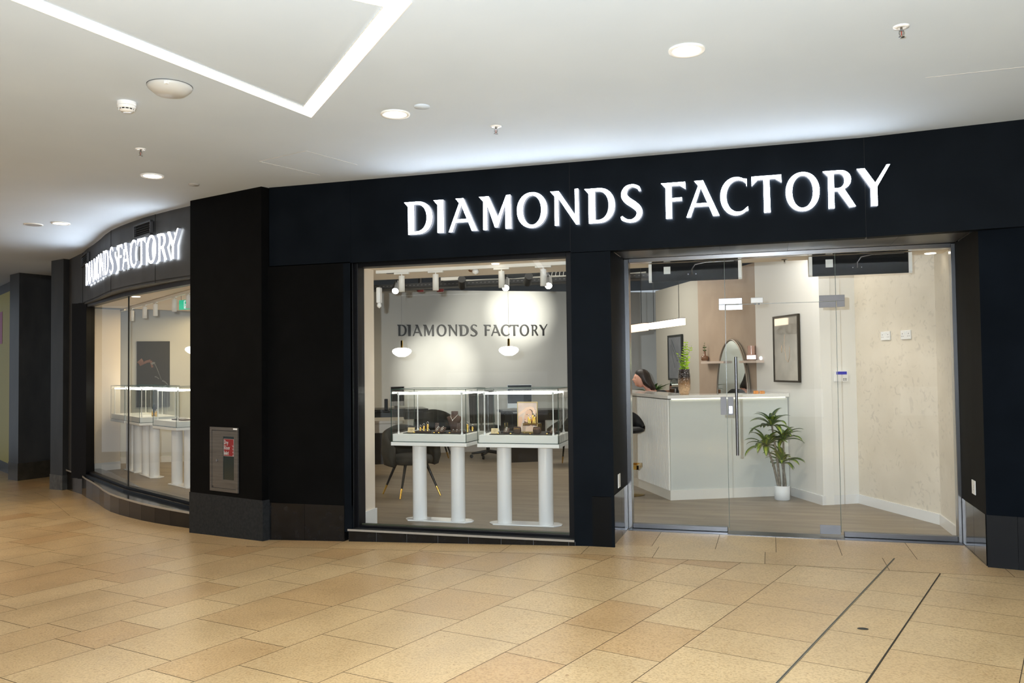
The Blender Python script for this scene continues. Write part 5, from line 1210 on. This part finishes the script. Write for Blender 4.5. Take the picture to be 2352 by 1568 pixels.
def leaf_disc(mb, c, dr, up, ln, wd):
    c = Vector(c); dr = Vector(dr).normalized(); s = dr.cross(Vector(up)).normalized(); u_ = s.cross(dr); pts = []
    for a_, b_ in ((0, 0), (.3, .42), (.6, .5), (.85, .3), (1, 0), (.85, -.3), (.6, -.5), (.3, -.42)): pts.append(c+dr*ln*a_+s*wd*b_+u_*(-.15*ln*a_*a_+.12*wd*abs(b_)))
    cen = c+dr*ln*.5-u_*.02*ln; pts.append(cen); mb.add(pts, [(i, (i+1) % 8, 8) for i in range(8)], True)
def sprigs(base, h0, targets, t, leafm, ln=.045, wd=.03, seed=1, step=.028, name='sprig'):
    rnd = random.Random(seed)
    for tx, ty, tz_ in targets:
        A = Vector(base)+Vector((0, 0, h0)); B = Vector(base)+Vector((tx, ty, tz_)); C = (A+B)/2+Vector((-(tx)*.25, -(ty)*.2, .03)); sm = MB(); lf = MB(); pts = []
        for k in range(12): q = k/11; pts.append(A*(1-q)**2+C*2*q*(1-q)+B*q*q)
        sm.tube(pts, [.0028-.0018*k/11 for k in range(12)], 6); o = part(sm, name, STEMG, t, world=True)
        Ln = (B-A).length; m_ = int(Ln/step)
        for k in range(m_):
            q = .12+.86*k/m_; p_ = A*(1-q)**2+C*2*q*(1-q)+B*q*q; sc = 1-.55*q; an = rnd.random()*3+k*1.6
            for s in (0, math.pi): leaf_disc(lf, p_, (math.cos(an+s), math.sin(an+s), .25+.3*rnd.random()), (fw.x*-.9+rnd.uniform(-.5, .5), fw.y*-.9+rnd.uniform(-.4, .4), .8), ln*sc, wd*sc)
        lf2 = lf.build('leaves', leafm, o, world=False); 
        lf2.data.transform(WM(t).inverted())
sprigs(p, .2, [(-.085, 0, .48), (-.06, .02, .43), (.0, .02, .56), (.03, -.01, .61), (.09, .01, .55)], t, LEAFG, .062, .045, 3, .034)

# person behind the counter
def person():
    P0 = Vector((-1.79, 12.0, 0))
    c = Pp(1472, 868, P0, (fw.x, fw.y, 0)); R_ = Vector((math.cos(YAW), math.sin(YAW), 0)); Fw = -R_   # she faces to the left of the picture
    Sd = Vector((fw.x, fw.y, 0)).normalized()
    t = thing('person', 'dark haired woman in a black top seated behind the reception counter, facing left', 'person', (c.x, c.y, FZ))
    SKIN = mat('skin', (.74, .40, .30), .5); HAIR = noisy('dark_hair', (.008, .006, .005), (.030, .020, .016), scale=26, rough=.42, stretch=(1, 1, .12)); TOP = mat('black_top', (.008, .008, .009), .8)
    zc = c.z; J = {}; E_ = []
    def j(n, f, s, z, r, par=None):
        J[n] = (c+Fw*f+Sd*s, z, r)
        if par: E_.append((par, n))
    j('pelvis', -.34, 0, zc-.83, .14); j('waist', -.34, 0, zc-.60, .12, 'pelvis'); j('chest', -.21, 0, zc-.34, .125, 'waist'); j('neckb', -.13, 0, zc-.165, .062, 'chest'); j('neck', -.075, 0, zc-.10, .050, 'neckb'); j('skull', 0, 0, zc-.01, .074, 'neck'); j('crown', .0, 0, zc+.035, .070, 'skull')
    for s, sn in ((-1, 'a'), (1, 'b')):
        j('sh'+sn, -.11, s*.165, zc-.200, .062, 'chest'); j('el'+sn, -.06, s*.22, zc-.45, .042, 'sh'+sn); j('wr'+sn, .16, s*.15, zc-.47, .030, 'el'+sn); j('hand'+sn, .23, s*.13, zc-.47, .030, 'wr'+sn)
        for q in range(4): j('f%d%s' % (q, sn), .31+.008*(1-abs(q-1.5)), s*(.13+.020*(q-1.5)), zc-.485, .008, 'hand'+sn)
        j('th'+sn, .25, s*.13-.055*s, zc-.475, .010, 'wr'+sn)
        j('hip'+sn, -.26, s*.10, zc-.86, .09, 'pelvis'); j('kn'+sn, .15, s*.13, zc-.84, .06, 'hip'+sn); j('an'+sn, .12, s*.13, FZ+.09, .036, 'kn'+sn); j('toe'+sn, .28, s*.13, FZ+.04, .03, 'an'+sn)
    names = list(J); vs = [(J[n][0].x-c.x, J[n][0].y-c.y, J[n][1]-FZ) for n in names]
    me = bpy.data.meshes.new('body'); me.from_pydata(vs, [(names.index(a_), names.index(b_)) for a_, b_ in E_], []); me.update(); me.materials.append(SKIN)
    o = bpy.data.objects.new('body', me); COL.objects.link(o); o.parent = t
    o.modifiers.new('skin', 'SKIN'); ly = me.skin_vertices[0] if me.skin_vertices else None
    if ly:
        for k, n in enumerate(names): ly.data[k].radius = (J[n][2], J[n][2]); ly.data[k].use_root = (n == 'pelvis')
    ss = o.modifiers.new('sub', 'SUBSURF'); ss.levels = 2; ss.render_levels = 2
    def pt(f, s, z): return c+Fw*f+Sd*s+Vector((0, 0, z))
    # head with brow, nose, lips and chin relief
    mb = MB(); n = 40; m_ = 36; vs = []
    for i in range(m_+1):
        ph = math.pi*i/m_; z = .116*math.cos(ph)
        for k in range(n):
            q = 2*math.pi*k/n; f = math.cos(q); s = math.sin(q); rr = math.sin(ph)**.9; x = f*.090*rr; y = s*.071*rr*(1-.18*max(0, -z/.116)); G = lambda u, m, w: math.exp(-((u-m)/w)**2)
            if f > 0: x += (.005*G(z, .030, .014)+.024*G(z, -.014, .013)*G(s, 0, .20)+.010*G(z, .004, .018)*G(s, 0, .16)-.006*G(z, .012, .010)*G(abs(s), .35, .22)+.008*G(z, -.047, .012)*G(s, 0, .4)+.014*G(z, -.088, .018)*G(s, 0, .5))*f
            vs.append(pt(x+.008, y, z-.012))
    fs = [(i*n+k, i*n+(k+1) % n, (i+1)*n+(k+1) % n, (i+1)*n+k) for i in range(m_) for k in range(n)]
    mb.add(vs, fs, True); mb.build('face', SKIN, t)
    for s in (-1, 1):
        MB().tube([pt(.070, s*.034, .001), pt(.0865, s*.029, .001)], .0065, 10).build('eye', mat('eye_dark', (.05, .035, .03), .2), t)
        MB().tube([pt(.088, s*.018, .018), pt(.088, s*.032, .022), pt(.077, s*.045, .017)], [.002, .003, .0015], 6).build('eyebrow', HAIR, t)
        MB().lathe([(0, -.004), (.012, -.002), (.015, .004), (.010, .006)], pt(-.005, s*.075, -.015), 12, sx=.9, sy=.5).build('ear', SKIN, t)
    MB().tube([pt(.096, -.020, -.0585), pt(.1045, 0, -.0575), pt(.096, .020, -.0585)], [.002, .0042, .002], 8).build('lips', mat('lips', (.45, .14, .12), .4), t)
    # hair: rounded cap flowing back over the shoulder
    secs = [(.128, -.014, .012, .012), (.122, -.014, .045, .042), (.104, -.014, .078, .068), (.070, -.018, .102, .086), (.03, -.026, .110, .094), (-.01, -.040, .108, .099), (-.05, -.060, .104, .103), (-.085, -.083, .100, .107), (-.11, -.105, .092, .108), (-.135, -.128, .078, .104), (-.155, -.145, .058, .092), (-.17, -.158, .034, .070)]
    mb = MB(); n = 60; vs = []
    for z, f0, rf, rs in secs:
        for k in range(n):
            q = 2*math.pi*k/n; cf = math.cos(q); ridge = 1+.018*math.sin(11*q+z*9)+.010*math.sin(23*q+z*17)
            fr = 1.0 if cf < .25 else 1-(.34*min(1, max(0, (.062-z)/.07)))*min(1, (cf-.25)/.4)
            vs.append(pt(f0+cf*rf*fr*ridge, math.sin(q)*rs*ridge*(1 if cf < .25 else 1-.05*cf), z+.008*math.sin(7*q)*(1 if z < -.15 else 0)))
    fs = [(i*n+k, (i+1)*n+k, (i+1)*n+(k+1) % n, i*n+(k+1) % n) for i in range(len(secs)-1) for k in range(n)]
    mb.add(vs, fs, True); mb.add(vs[:n], [tuple(range(n))]); mb.add(vs[-n:], [tuple(range(n))[::-1]]); mb.build('hair', HAIR, t)
    mb = MB(); n = 32; vs = []; secs = [(-.86, -.34, .17, .17), (-.72, -.34, .155, .16), (-.58, -.335, .145, .155), (-.42, -.315, .155, .18), (-.31, -.290, .150, .195), (-.24, -.290, .115, .18), (-.20, -.285, .085, .14), (-.175, -.285, .05, .10)]
    for z, f0, rf, rs in secs:
        for k in range(n): q = 2*math.pi*k/n; vs.append(pt(f0+math.cos(q)*rf, math.sin(q)*rs, z))
    fs = [(i*n+k, (i+1)*n+k, (i+1)*n+(k+1) % n, i*n+(k+1) % n)[::-1] for i in range(len(secs)-1) for k in range(n)]
    mb.add(vs, fs, True); mb.add(vs[-n:], [tuple(range(n))]); mb.build('top', TOP, t)
    return c, Fw, Sd, zc
pc, pF, pS, pz = person()
# her stool
q = pc-pF*.30; t = thing('stool', 'plain black stool under the seated woman', 'stool', (q.x, q.y, FZ)); hs = pz-.97-FZ
part(MB().lathe([(.19, hs-.06), (.2, hs-.03), (.19, hs), (0, hs+.005)], n=28), 'seat', DARKV, t); part(MB().cyl((0, 0, 0), .025, .02, hs-.05, 12), 'post', BLKM, t); part(MB().lathe([(.2, 0), (.2, .012), (.03, .03)], n=28), 'base', BLKM, t)

# shelf unit things on the brown wall
wd_ = (Vector(WP[2])-Vector(WP[1])).normalized(); wd3 = Vector((wd_.x, wd_.y, 0)); wn3 = Vector((wd3.y, -wd3.x, 0)); wn3 = wn3 if wn3.dot(-fw) > 0 else -wn3; WO = Vector((*WP[2], 0))
def onP(px, py, off=0): return Pp(px, py, WO+wn3*off, wn3)
a_ = onP(1610, 832, .10); b_ = onP(1662, 832, .10)
t = thing('wall_shelf', 'pale floating shelf on the brown wall left of the mirror', 'shelf', tuple((a_+b_)/2)); c_ = (a_+b_)/2
MB().obox(c_-wn3*.05-Vector((0, 0, .0)), wd3, wn3, (0, 0, 1), (b_-a_).dot(wd3)/2, .05, .015).build('board', mat('shelf_pale', (.62, .52, .45), .5), t)
a_ = onP(1697, 830.5, .10); b_ = onP(1737, 830.5, .10); c_ = (a_+b_)/2
t = thing('wall_shelf', 'pale floating shelf on the brown wall right of the mirror', 'shelf', tuple(c_))
MB().obox(c_-wn3*.05, wd3, wn3, (0, 0, 1), abs((b_-a_).dot(wd3))/2, .05, .015).build('board', mat('shelf_pale', (.62, .52, .45), .5), t)
# mirror
a_ = onP(1650, 905, .03); b_ = onP(1720, 905, .03); c_ = (a_+b_)/2; hw_ = abs((b_-a_).dot(wd3))/2; ztop = onP(1695, 779, .03).z; zbm = .75
t = thing('mirror', 'tall arched mirror with thin frame leaning on the brown wall', 'mirror', (c_.x, c_.y, zbm))
def archpts(hw, zt, zb_, n=26):
    out = []
    for k in range(n+1):
        q = math.pi*k/n; out.append((hw*math.cos(q)*(1+.0), zb_+(zt-zb_)*(max(0.0,math.sin(q))**.8)*.72+(zt-zb_)*.28*math.sin(q)))
    return out
cc = Vector((c_.x, c_.y, 0)); A_ = archpts(hw_, ztop, 1.05); pts = [(-hw_*.8, zbm)]+[(x*1.0, z) for x, z in A_[::-1]]+[(hw_*.8, zbm)]
mb = MB(); n = len(pts); vs = [cc+wd3*x+Vector((0, 0, z))+wn3*.012 for x, z in pts]+[cc+wd3*x+Vector((0, 0, z))-wn3*.02 for x, z in pts]; mb.add(vs, [tuple(range(n)), tuple(range(n, 2*n))[::-1]]+[(i, (i+1) % n, n+(i+1) % n, n+i) for i in range(n)])
mb.build('mirror_glass', mat('mirror_silver', (.80, .84, .80), .02, 1), t)
mb = MB().tube([cc+wd3*x*1.01+Vector((0, 0, z))+wn3*.012 for x, z in pts], .013, 8, closed=True); mb.build('frame', mat('mirror_frame', (.35, .30, .25), .3, .6), t)
# small vase with sprig on the shelf
q = onP(1619, 829, .05); q.z = onP(1635, 830, .1).z+.016
t = thing('shelf_vase', 'small bottle shaped amber vase with a sprig on the left shelf', 'vase', tuple(q)); AMB = mat('amber_glass', (.20, .095, .05), .1, spec=.8, coat=.5)
part(MB().lathe([(.04, 0), (.052, .012), (.052, .05), (.045, .062), (.016, .07), (.013, .13), (.016, .135)], n=28), 'body', AMB, t)
sprigs(tuple(q), .12, [(.0, 0, .26), (-.015, .01, .22)], t, mat('dark_leaf', (.035, .085, .02), .5), .035, .022, 5, .03)
q = onP(1726, 829, .05); q.z = onP(1720, 829, .1).z+.016; t = thing('candle_jar', 'pinkish glass block candle holder on the right shelf', 'candle holder', tuple(q))
part(MB().box(-.06, .06, -.05, .05, 0, .06), 'base', mat('rose_glass', (.45, .26, .20), .1, coat=.5), t, bevel=.008); part(MB().cyl((0, 0, 0), .045, .06, .17, 24), 'jar', mat('rose_glass2', (.50, .30, .23), .15, coat=.5), t)
# framed pictures
def frame_pic(P, wdir, nrm_, hw, z0_, z1_, name, label, pic, fr=.02, frm=None):
    t = thing(name, label, 'framed picture', (P.x, P.y, z0_)); c = Vector((P.x, P.y, (z0_+z1_)/2)); hh_ = (z1_-z0_)/2; mb = MB(); up = Vector((0, 0, 1))
    for s in (-1, 1): mb.obox(c+wdir*s*(hw-fr/2), wdir, nrm_, up, fr/2, .014, hh_); mb.obox(c+up*s*(hh_-fr/2), wdir, nrm_, up, hw-fr, .014, fr/2)
    mb.build('frame', frm or mat('frame_bronze', (.035, .028, .018), .35, .3), t); pr_ = MB().obox(c, wdir, nrm_, up, hw-fr, .006, hh_-fr).build('print', pic, t); return t, c, hh_
a_ = onP(1778, 800, .02); b_ = onP(1836, 800, .02)
PIC = noisy('picture_beige', (.30, .27, .23), (.42, .38, .32), scale=3, rough=.06, spec=.9, coat=1.0)
t, c, hh_ = frame_pic((a_+b_)/2, wd3, wn3, abs((b_-a_).dot(wd3))/2, 1.31, 2.06, 'framed_picture', 'tall framed picture of an earring on the white wall right of the door handle', PIC)
mb = MB(); e1 = [(-.02, .16), (-.04, .05), (0, -.12), (.05, -.15), (.09, -.08), (.085, .02)]; mb.tube([c+wd3*x+Vector((0, 0, z))+wn3*.0065 for x, z in e1], .004, 6); mb.tube([c+wd3*x+Vector((0, 0, z))+wn3*.0065 for x, z in [(-.1, .04), (-.115, .0), (-.1, -.04), (-.09, 0), (-.1, .04)]], .003, 6)
mb.build('printed_earring', mat('print_peach', (.62, .48, .36), .5), t)
a_ = onP(1536, 850, .02); b_ = onP(1568, 850, .02); zt_ = onP(1550, 769, .02).z; zb_ = onP(1550, 873, .02).z
t, c, hh_ = frame_pic((a_+b_)/2, wd3, wn3, abs((b_-a_).dot(wd3))/2, zb_, zt_, 'framed_picture', 'tall dark framed picture behind the green sprigs', noisy('picture_grey', (.13, .14, .16), (.19, .20, .22), scale=3, rough=.1, coat=.8), .03, mat('frame_black', (.015, .018, .016), .4))
mb = MB(); mb.tube([c+wd3*x+Vector((0, 0, z))+wn3*.0065 for x, z in [(-.15, .28), (-.05, .15), (.05, .05), (.12, -.05)]], [.01, .03, .02, .01], 6); mb.tube([c+wd3*x+Vector((0, 0, z))+wn3*.0065 for x, z in [(-.2, .2), (-.1, 0), (0, -.15)]], .008, 6); mb.build('printed_hand', mat('print_grey', (.07, .075, .08), .5), t)
# plant and box behind the counter
def straps(t, org, n, ln, wd, m, seed, elev=(20, 80), droop=.5, two=True, name='leaf', mid=None, n_parts=True):
    rnd = random.Random(seed)
    for k in range(n):
        az = 2*math.pi*k/n*1.618*2+rnd.random()*.5; el = math.radians(rnd.uniform(*elev)); L_ = ln*rnd.uniform(.75, 1.1)*(1 if abs(math.sin(az-math.radians(60))) > 2 or math.cos(az-math.radians(75)) < .35 else .72); W_ = wd*rnd.uniform(.85, 1.15)
        mb = MB(); S_ = 9; vs = []; hx = Vector((math.cos(az), math.sin(az), 0)); side = Vector((-hx.y, hx.x, 0)); p_ = Vector(org); ang = el
        for i in range(S_+1):
            q = i/S_; wv = W_*(.35+1.1*q if q < .45 else .845*(1-((q-.45)/.55)**2.2)+.0)*.5; up_ = Vector((0, 0, 1))*math.cos(ang)-hx*math.sin(ang)
            vs += [p_+side*wv+up_*wv*.35, p_+side*wv*.4+up_*wv*.06, p_-side*wv*.4+up_*wv*.06, p_-side*wv+up_*wv*.35]
            p_ = p_+(hx*math.cos(ang)+Vector((0, 0, 1))*math.sin(ang))*(L_/S_); ang -= droop*(.12+.30*q)
        fs = []; mi = []
        for i in range(S_):
            for j_ in range(3): fs.append((i*4+j_, i*4+j_+1, (i+1)*4+j_+1, (i+1)*4+j_)); mi.append(1 if j_ == 1 else 0)
        mb.add(vs, fs, True); mb.mi = mi; o = mb.build(name, [m, mid or m], t, world=False)
def behind(px, py, z): return Zp(px, py, z)
P_ = Vp((-1.78, 12.9, 0), 1500, 905); t = thing('leafy_plant', 'small broad leaved plant behind the seated woman', 'potted plant', (P_.x, P_.y, FZ))
zc_ = Vp(P_, 1500, 893).z; part(MB().lathe([(.12, 0), (.13, .02), (.15, zc_-FZ-.16), (.14, zc_-FZ-.15), (0, zc_-FZ-.16)], n=24), 'planter', mat('planter_grey', (.4, .38, .35), .6), t)
straps(t, (0, 0, zc_-FZ-.10), 22, .36, .07, mat('plant_dark', (.045, .11, .015), .45), 11, (25, 75), .45)
P_ = Zp(1518, 903, 1.0); 
q = Vp((-1.55, 12.6, 0), 1521, 903); tag(MB().box(q.x-.10, q.x+.10, q.y-.08, q.y+.08, FZ, q.z+.045).build('brown_box', mat('box_brown', (.20, .10, .06), .6), bevel=.004), 'small brown box top just showing above the counter beside the plant', 'box')
q = onP(1549, 905, .12); t = thing('table_mirror', 'small oval standing mirror on the left end behind the counter', 'mirror', (q.x, q.y, 1.0))
part(MB().tube([(0, 0, .16+.0), (0, 0, .0)], .006, 8), 'stem', BLKM, t)
mb = MB(); mb.add([(.07*math.cos(a), .0, .165+.15*math.sin(a)) for a in [2*math.pi*k/28 for k in range(28)]]+[(.07*math.cos(a), .008, .165+.15*math.sin(a)) for a in [2*math.pi*k/28 for k in range(28)]], [tuple(range(28)), tuple(range(28, 56))[::-1]]+[(i, (i+1) % 28, 28+(i+1) % 28, 28+i) for i in range(28)]); part(mb, 'glass', mat('mirror_silver', (.80, .84, .80), .02, 1), t)
part(MB().tube([(.071*math.cos(2*math.pi*k/28), .004, .165+.151*math.sin(2*math.pi*k/28)) for k in range(28)], .004, 6, closed=True), 'rim', BLKM, t)
a_ = onP(1500, 914, .05); b_ = onP(1640, 914, .05); c_ = (a_+b_)/2; c_.z = .98
t = thing('back_shelf', 'low pale shelf against the wall behind the counter', 'shelf', (c_.x, c_.y, FZ)); MB().obox((c_.x, c_.y, .985), wd3, wn3, (0, 0, 1), 1.1, .16, .015).build('board', mat('shelf_pale', (.62, .52, .45), .5), t)
mb = MB(); 
for s in (-1, 1): p_ = c_+wd3*s*1.0; mb.obox((p_.x, p_.y, (FZ+.97)/2), wd3, wn3, (0, 0, 1), .02, .14, (.97-FZ)/2)
mb.build('side_panel', mat('shelf_pale', (.62, .52, .45), .5), t)
for px, lb in ((1736.5, 'small amber block ornament on the counter, left one'), (1750.5, 'small amber block ornament on the counter, right one')):
    q = Zp(px, 904, 1.187); t = thing('amber_ornament', lb, 'ornament', tuple(q), 0, 'amber ornaments on the counter'); AM = mat('amber_bright', (.72, .28, .03), .25)
    mb = MB()
    for k in range(3): mb.lathe([(.010, 0), (.013, .012), (.009, .026), (.011, .034)], (-.018+.018*k, 0, 0), 12)
    part(mb, 'body', AM, t)

# bar stool at the left of the entrance
t = thing('bar_stool', 'black bar stool with a gold footrest, half hidden by the door frame', 'bar stool', (-1.60, 9.66, FZ))
part(MB().lathe([(.19, 0), (.195, .008), (.03, .02)], n=36), 'base', mat('stool_brass', (.42, .30, .12), .25, 1), t)
part(MB().cyl((0, 0, 0), .022, .015, .70, 18), 'post', mat('stool_brass', (.42, .30, .12), .25, 1), t)
mb = MB(); hx = .15
for b in ((-hx, hx, -hx, -hx+.02), (-hx, hx, hx-.02, hx), (-hx, -hx+.02, -hx, hx), (hx-.02, hx, -hx, hx)): mb.box(b[0], b[1], b[2], b[3], .30, .345)
mb.box(-hx, hx, -.01, .01, .31, .33); part(mb, 'footrest', GOLD, t)
part(MB().lathe([(0, .70), (.16, .70), (.20, .72), (.205, .74), (.15, .765), (0, .77)], n=36), 'seat', mat('stool_black', (.006, .006, .006), .5), t)
mb = MB(); vs = []; n = 18
for k in range(n+1):
    q = math.radians(-60+120*k/n); zt2 = .74+.19*math.cos(q*1.3)**1.2 if abs(q) < 1.2 else .74
    vs += [(.20*math.sin(q), .20*math.cos(q), .73), (.225*math.sin(q), .225*math.cos(q), .73), (.225*math.sin(q), .225*math.cos(q), max(.75, zt2)), (.20*math.sin(q), .20*math.cos(q), max(.75, zt2))]
mb.add(vs, [(i*4+j_, (i+1)*4+j_, (i+1)*4+(j_+1) % 4, i*4+(j_+1) % 4)[::-1] for i in range(n) for j_ in range(4)], True); part(mb, 'backrest', mat('stool_black', (.006, .006, .006), .5), t)

# potted dracaena
p = Zp(1797, 1147, FZ); t = thing('potted_plant', 'tall striped dracaena in a small white pot in front of the counter', 'potted plant', (p.x, p.y, FZ))
part(MB().lathe([(.074, 0), (.080, .004), (.082, .15), (.078, .152), (.074, .146), (.073, .128), (0, .127)], n=40), 'pot', mat('pot_white', (.80, .82, .83), .5), t)
part(MB().lathe([(.073, .130), (.03, .136), (0, .136)], n=24), 'soil', mat('soil', (.05, .035, .025), .9), t)
RR = Vector((math.cos(YAW), math.sin(YAW), 0)); DEP = Vector((fw.x, fw.y, 0)).normalized()
LG = noisy('dracaena_green', (.030, .075, .008), (.06, .13, .012), scale=10, rough=.35); LY = noisy('dracaena_stripe', (.16, .24, .015), (.28, .34, .03), scale=10, rough=.35)
TRK = noisy('trunk_grey', (.14, .12, .09), (.24, .21, .16), scale=40, rough=.7)
for i, (dx_, dy_, zt2, b0, n_, ln_, sd) in enumerate(((-.10, 0, .82, -.02, 15, .27, 1), (-.16, .02, .60, -.035, 14, .30, 2), (.035, .03, .66, .02, 14, .28, 3), (-.01, -.03, .42, .035, 15, .27, 4))):
    top = RR*dx_+DEP*dy_+Vector((0, 0, zt2)); bot = RR*b0+DEP*dy_*.3+Vector((0, 0, .13)); tr = MB().tube([bot, (bot+top)/2+RR*(b0-dx_)*.12, top], [.014, .012, .009], 10); st = part(tr, 'stem', TRK, t)
    straps(st, top-Vector((0, 0, .03)), n_+10, ln_*.97, .070, LG, 20+sd, (5, 82), .66, mid=LY)

# keypad, sockets
wk = (Vector(WP[4])-Vector(WP[3])).normalized(); wk3 = Vector((wk.x, wk.y, 0)); nk = Vector((wk3.y, -wk3.x, 0)); Pk = Vector((*WP[3], 0))
a_ = Pp(1914, 852, Pk, nk); b_ = Pp(1945, 876, Pk, nk); c_ = (a_+b_)/2; hw_ = abs((b_-a_).dot(wk3))/2; hh_ = abs(a_.z-b_.z)/2
t = thing('alarm_keypad', 'white alarm keypad with a blue display on the narrow white wall', 'keypad', tuple(c_), math.atan2(wk3.y, wk3.x))
part(MB().box(-hw_, hw_, -.03, -.001, -hh_, hh_), 'housing', GLOSSW, t, bevel=.004); part(MB().box(-hw_*.8, hw_*.75, -.0315, -.03, hh_*.35, hh_*.9), 'display', mat('lcd_blue', (.03, .03, .25), .2, emit=(.04, .04, .5), es=.35), t)
mb = MB()
for i in range(2):
    for j_ in range(2): mb.box(hw_*(.2+.3*i), hw_*(.4+.3*i), -.0315, -.03, -hh_*(.5+.25*j_), -hh_*(.38+.25*j_))
part(mb, 'badge', mat('print_black', (.05, .05, .05), .5), t)
wq = (Vector(WP[5])-Vector(WP[4])).normalized(); wq3 = Vector((wq.x, wq.y, 0)); nq = Vector((wq3.y, -wq3.x, 0)); nq = nq if nq.dot(-fw) > 0 else -nq; Pq = Vector((*WP[4], 0))
for px, py, lb in ((2035.5, 771, 'white double socket on the plaster wall, left one'), (2082, 768.5, 'white double socket on the plaster wall, right one')):
    c_ = Pp(px, py, Pq+nq*.001, nq); t = thing('wall_socket', lb, 'double socket', tuple(c_), math.atan2(wq3.y, wq3.x), 'double sockets on the plaster wall')
    part(MB().box(-.073, .073, -.012, 0, -.043, .043), 'face_plate', GLOSSW, t, bevel=.003)
    mb = MB()
    for s in (-1, 1):
        mb.box(s*.045-.003, s*.045+.003, -.0126, -.012, .006, .016); mb.box(s*.045-.014, s*.045-.008, -.0126, -.012, -.016, -.010); mb.box(s*.045+.008, s*.045+.014, -.0126, -.012, -.016, -.010)
    part(mb, 'socket_hole', BLKM, t)
    mb = MB()
    for s in (-1, 1): mb.box(s*.012-.006, s*.012+.006, -.016, -.012, .008, .03)
    part(mb, 'switch', GLOSSW, t, bevel=.001)

# dry riser lettering (geometry, sans stroke letters)
SG = {'D': [[(0, 0), (0, 1), (.35, .95), (.55, .5), (.35, .05), (0, 0)]], 'r': [[(0, 0), (0, .62)], [(0, .4), (.12, .6), (.28, .62)]], 'y': [[(0, .62), (.2, .05)], [(.4, .62), (.12, -.3), (-.05, -.3)]],
      'R': [[(0, 0), (0, 1), (.38, .98), (.5, .76), (.38, .53), (0, .5)], [(.25, .5), (.52, 0)]], 'i': [[(0, 0), (0, .62)], [(0, .85), (0, .95)]], 's': [[(.36, .52), (.2, .63), (.03, .5), (.3, .28), (.34, .1), (.18, 0), (0, .1)]],
      'e': [[(.02, .33), (.38, .35), (.34, .56), (.18, .63), (.03, .5), (.0, .28), (.08, .05), (.24, 0), (.38, .12)]], 'I': [[(0, 0), (0, 1)]], 'n': [[(0, 0), (0, .62)], [(0, .42), (.15, .62), (.32, .55), (.34, 0)]], 'l': [[(0, 0), (0, 1)]], 't': [[(.1, .9), (.1, .12), (.26, 0)], [(-.02, .62), (.26, .62)]]}
ADV = {'D': .72, 'r': .36, 'y': .5, 'R': .68, 'i': .16, 's': .5, 'e': .52, 'I': .18, 'n': .5, 'l': .16, 't': .4}
cab = [o for o in COL.objects if o.name.startswith('dry_riser')][0]; drr = [o for o in cab.children if o.name.startswith('door')][0]
mb = MB(); sx0 = gx0+.016; sw = (gx1-gx0)-.02; hgt = .036
for word, zz in (('Dry', sg1-.050), ('Riser', sg1-.100), ('Inlet', sg1-.150)):
    x = sx0
    for chh in word:
        for ln_ in SG[chh]: mb.tube([(x+q[0]*hgt*1.02, -.0092, zz+q[1]*hgt) for q in ln_], .0028, 6)
        x += ADV[chh]*hgt*1.02+.0015
sz0, sz1 = sg0+.002, sg1-.002; X0, X1 = gx0+.008, gx1-.006
for A_, B_ in (((X0, sz0), (X1, sz0)), ((X1, sz0), (X1, sz1)), ((X1, sz1), (X0, sz1)), ((X0, sz1), (X0, sz0))): mb.tube([(A_[0], -.0088, A_[1]), (B_[0], -.0088, B_[1])], .0013, 5)
fx = X1-.013
for k in range(4): mb.tube([(fx-.010+.003*k, -.0092, sg1-.055-.03*k), (fx+.002, -.0092, sg1-.075-.028*k), (fx+.008, -.0092, sg1-.058-.03*k)], [.001, .003, .001], 6)
part(mb, 'sign_lettering', mat('sign_lettering_white', (.42, .42, .40), .5), drr)

# ---------------------------------------------------------------- hall behind the camera (seen only in reflections)
mb = MB(); mb.box(-16, 7, -9.2, -9.0, -.1, 8); mb.box(-16, 7, -5.1, -5.05, H, 8); struct(mb, 'wall_back', mat('hall_wall', (.10, .095, .09), .8), 'wall on the far side of the hall')
tt = MB().box(-16, 7, -9.2, -5.05, 8.0, 8.05); struct(tt, 'ceiling', mat('hall_dark_ceiling', (.12, .12, .12), .8), 'high dark ceiling over the hall behind the camera, added for dark reflections')  # unseen dark void added so the glass reflects less
for x0, x1, z0_, z1_, e_s in ((-.9, 1.3, .10, .85, 2.4), (3.2, 5.0, .15, .9, 1.5), (-9, -6, .2, 1.4, 1.2)):  # glowing panels added for reflections in the door glass and some fill light
    tt = MB().box(x0, x1, -9.0, -8.97, z0_, z1_); struct(tt, 'glow_panel', emis('panel_glow%.1f' % e_s, (.88, .95, 1.0), e_s), 'added glowing panel standing in for a lit shop window across the hall')
strip_light([(-8.2, -3.8), (-6.2, -4.15)], .1)
o = [o for o in COL.objects if o.name.startswith('strip_light')][-1]; o['label'] = 'second ceiling light strip behind the camera, seen reflected in the window'
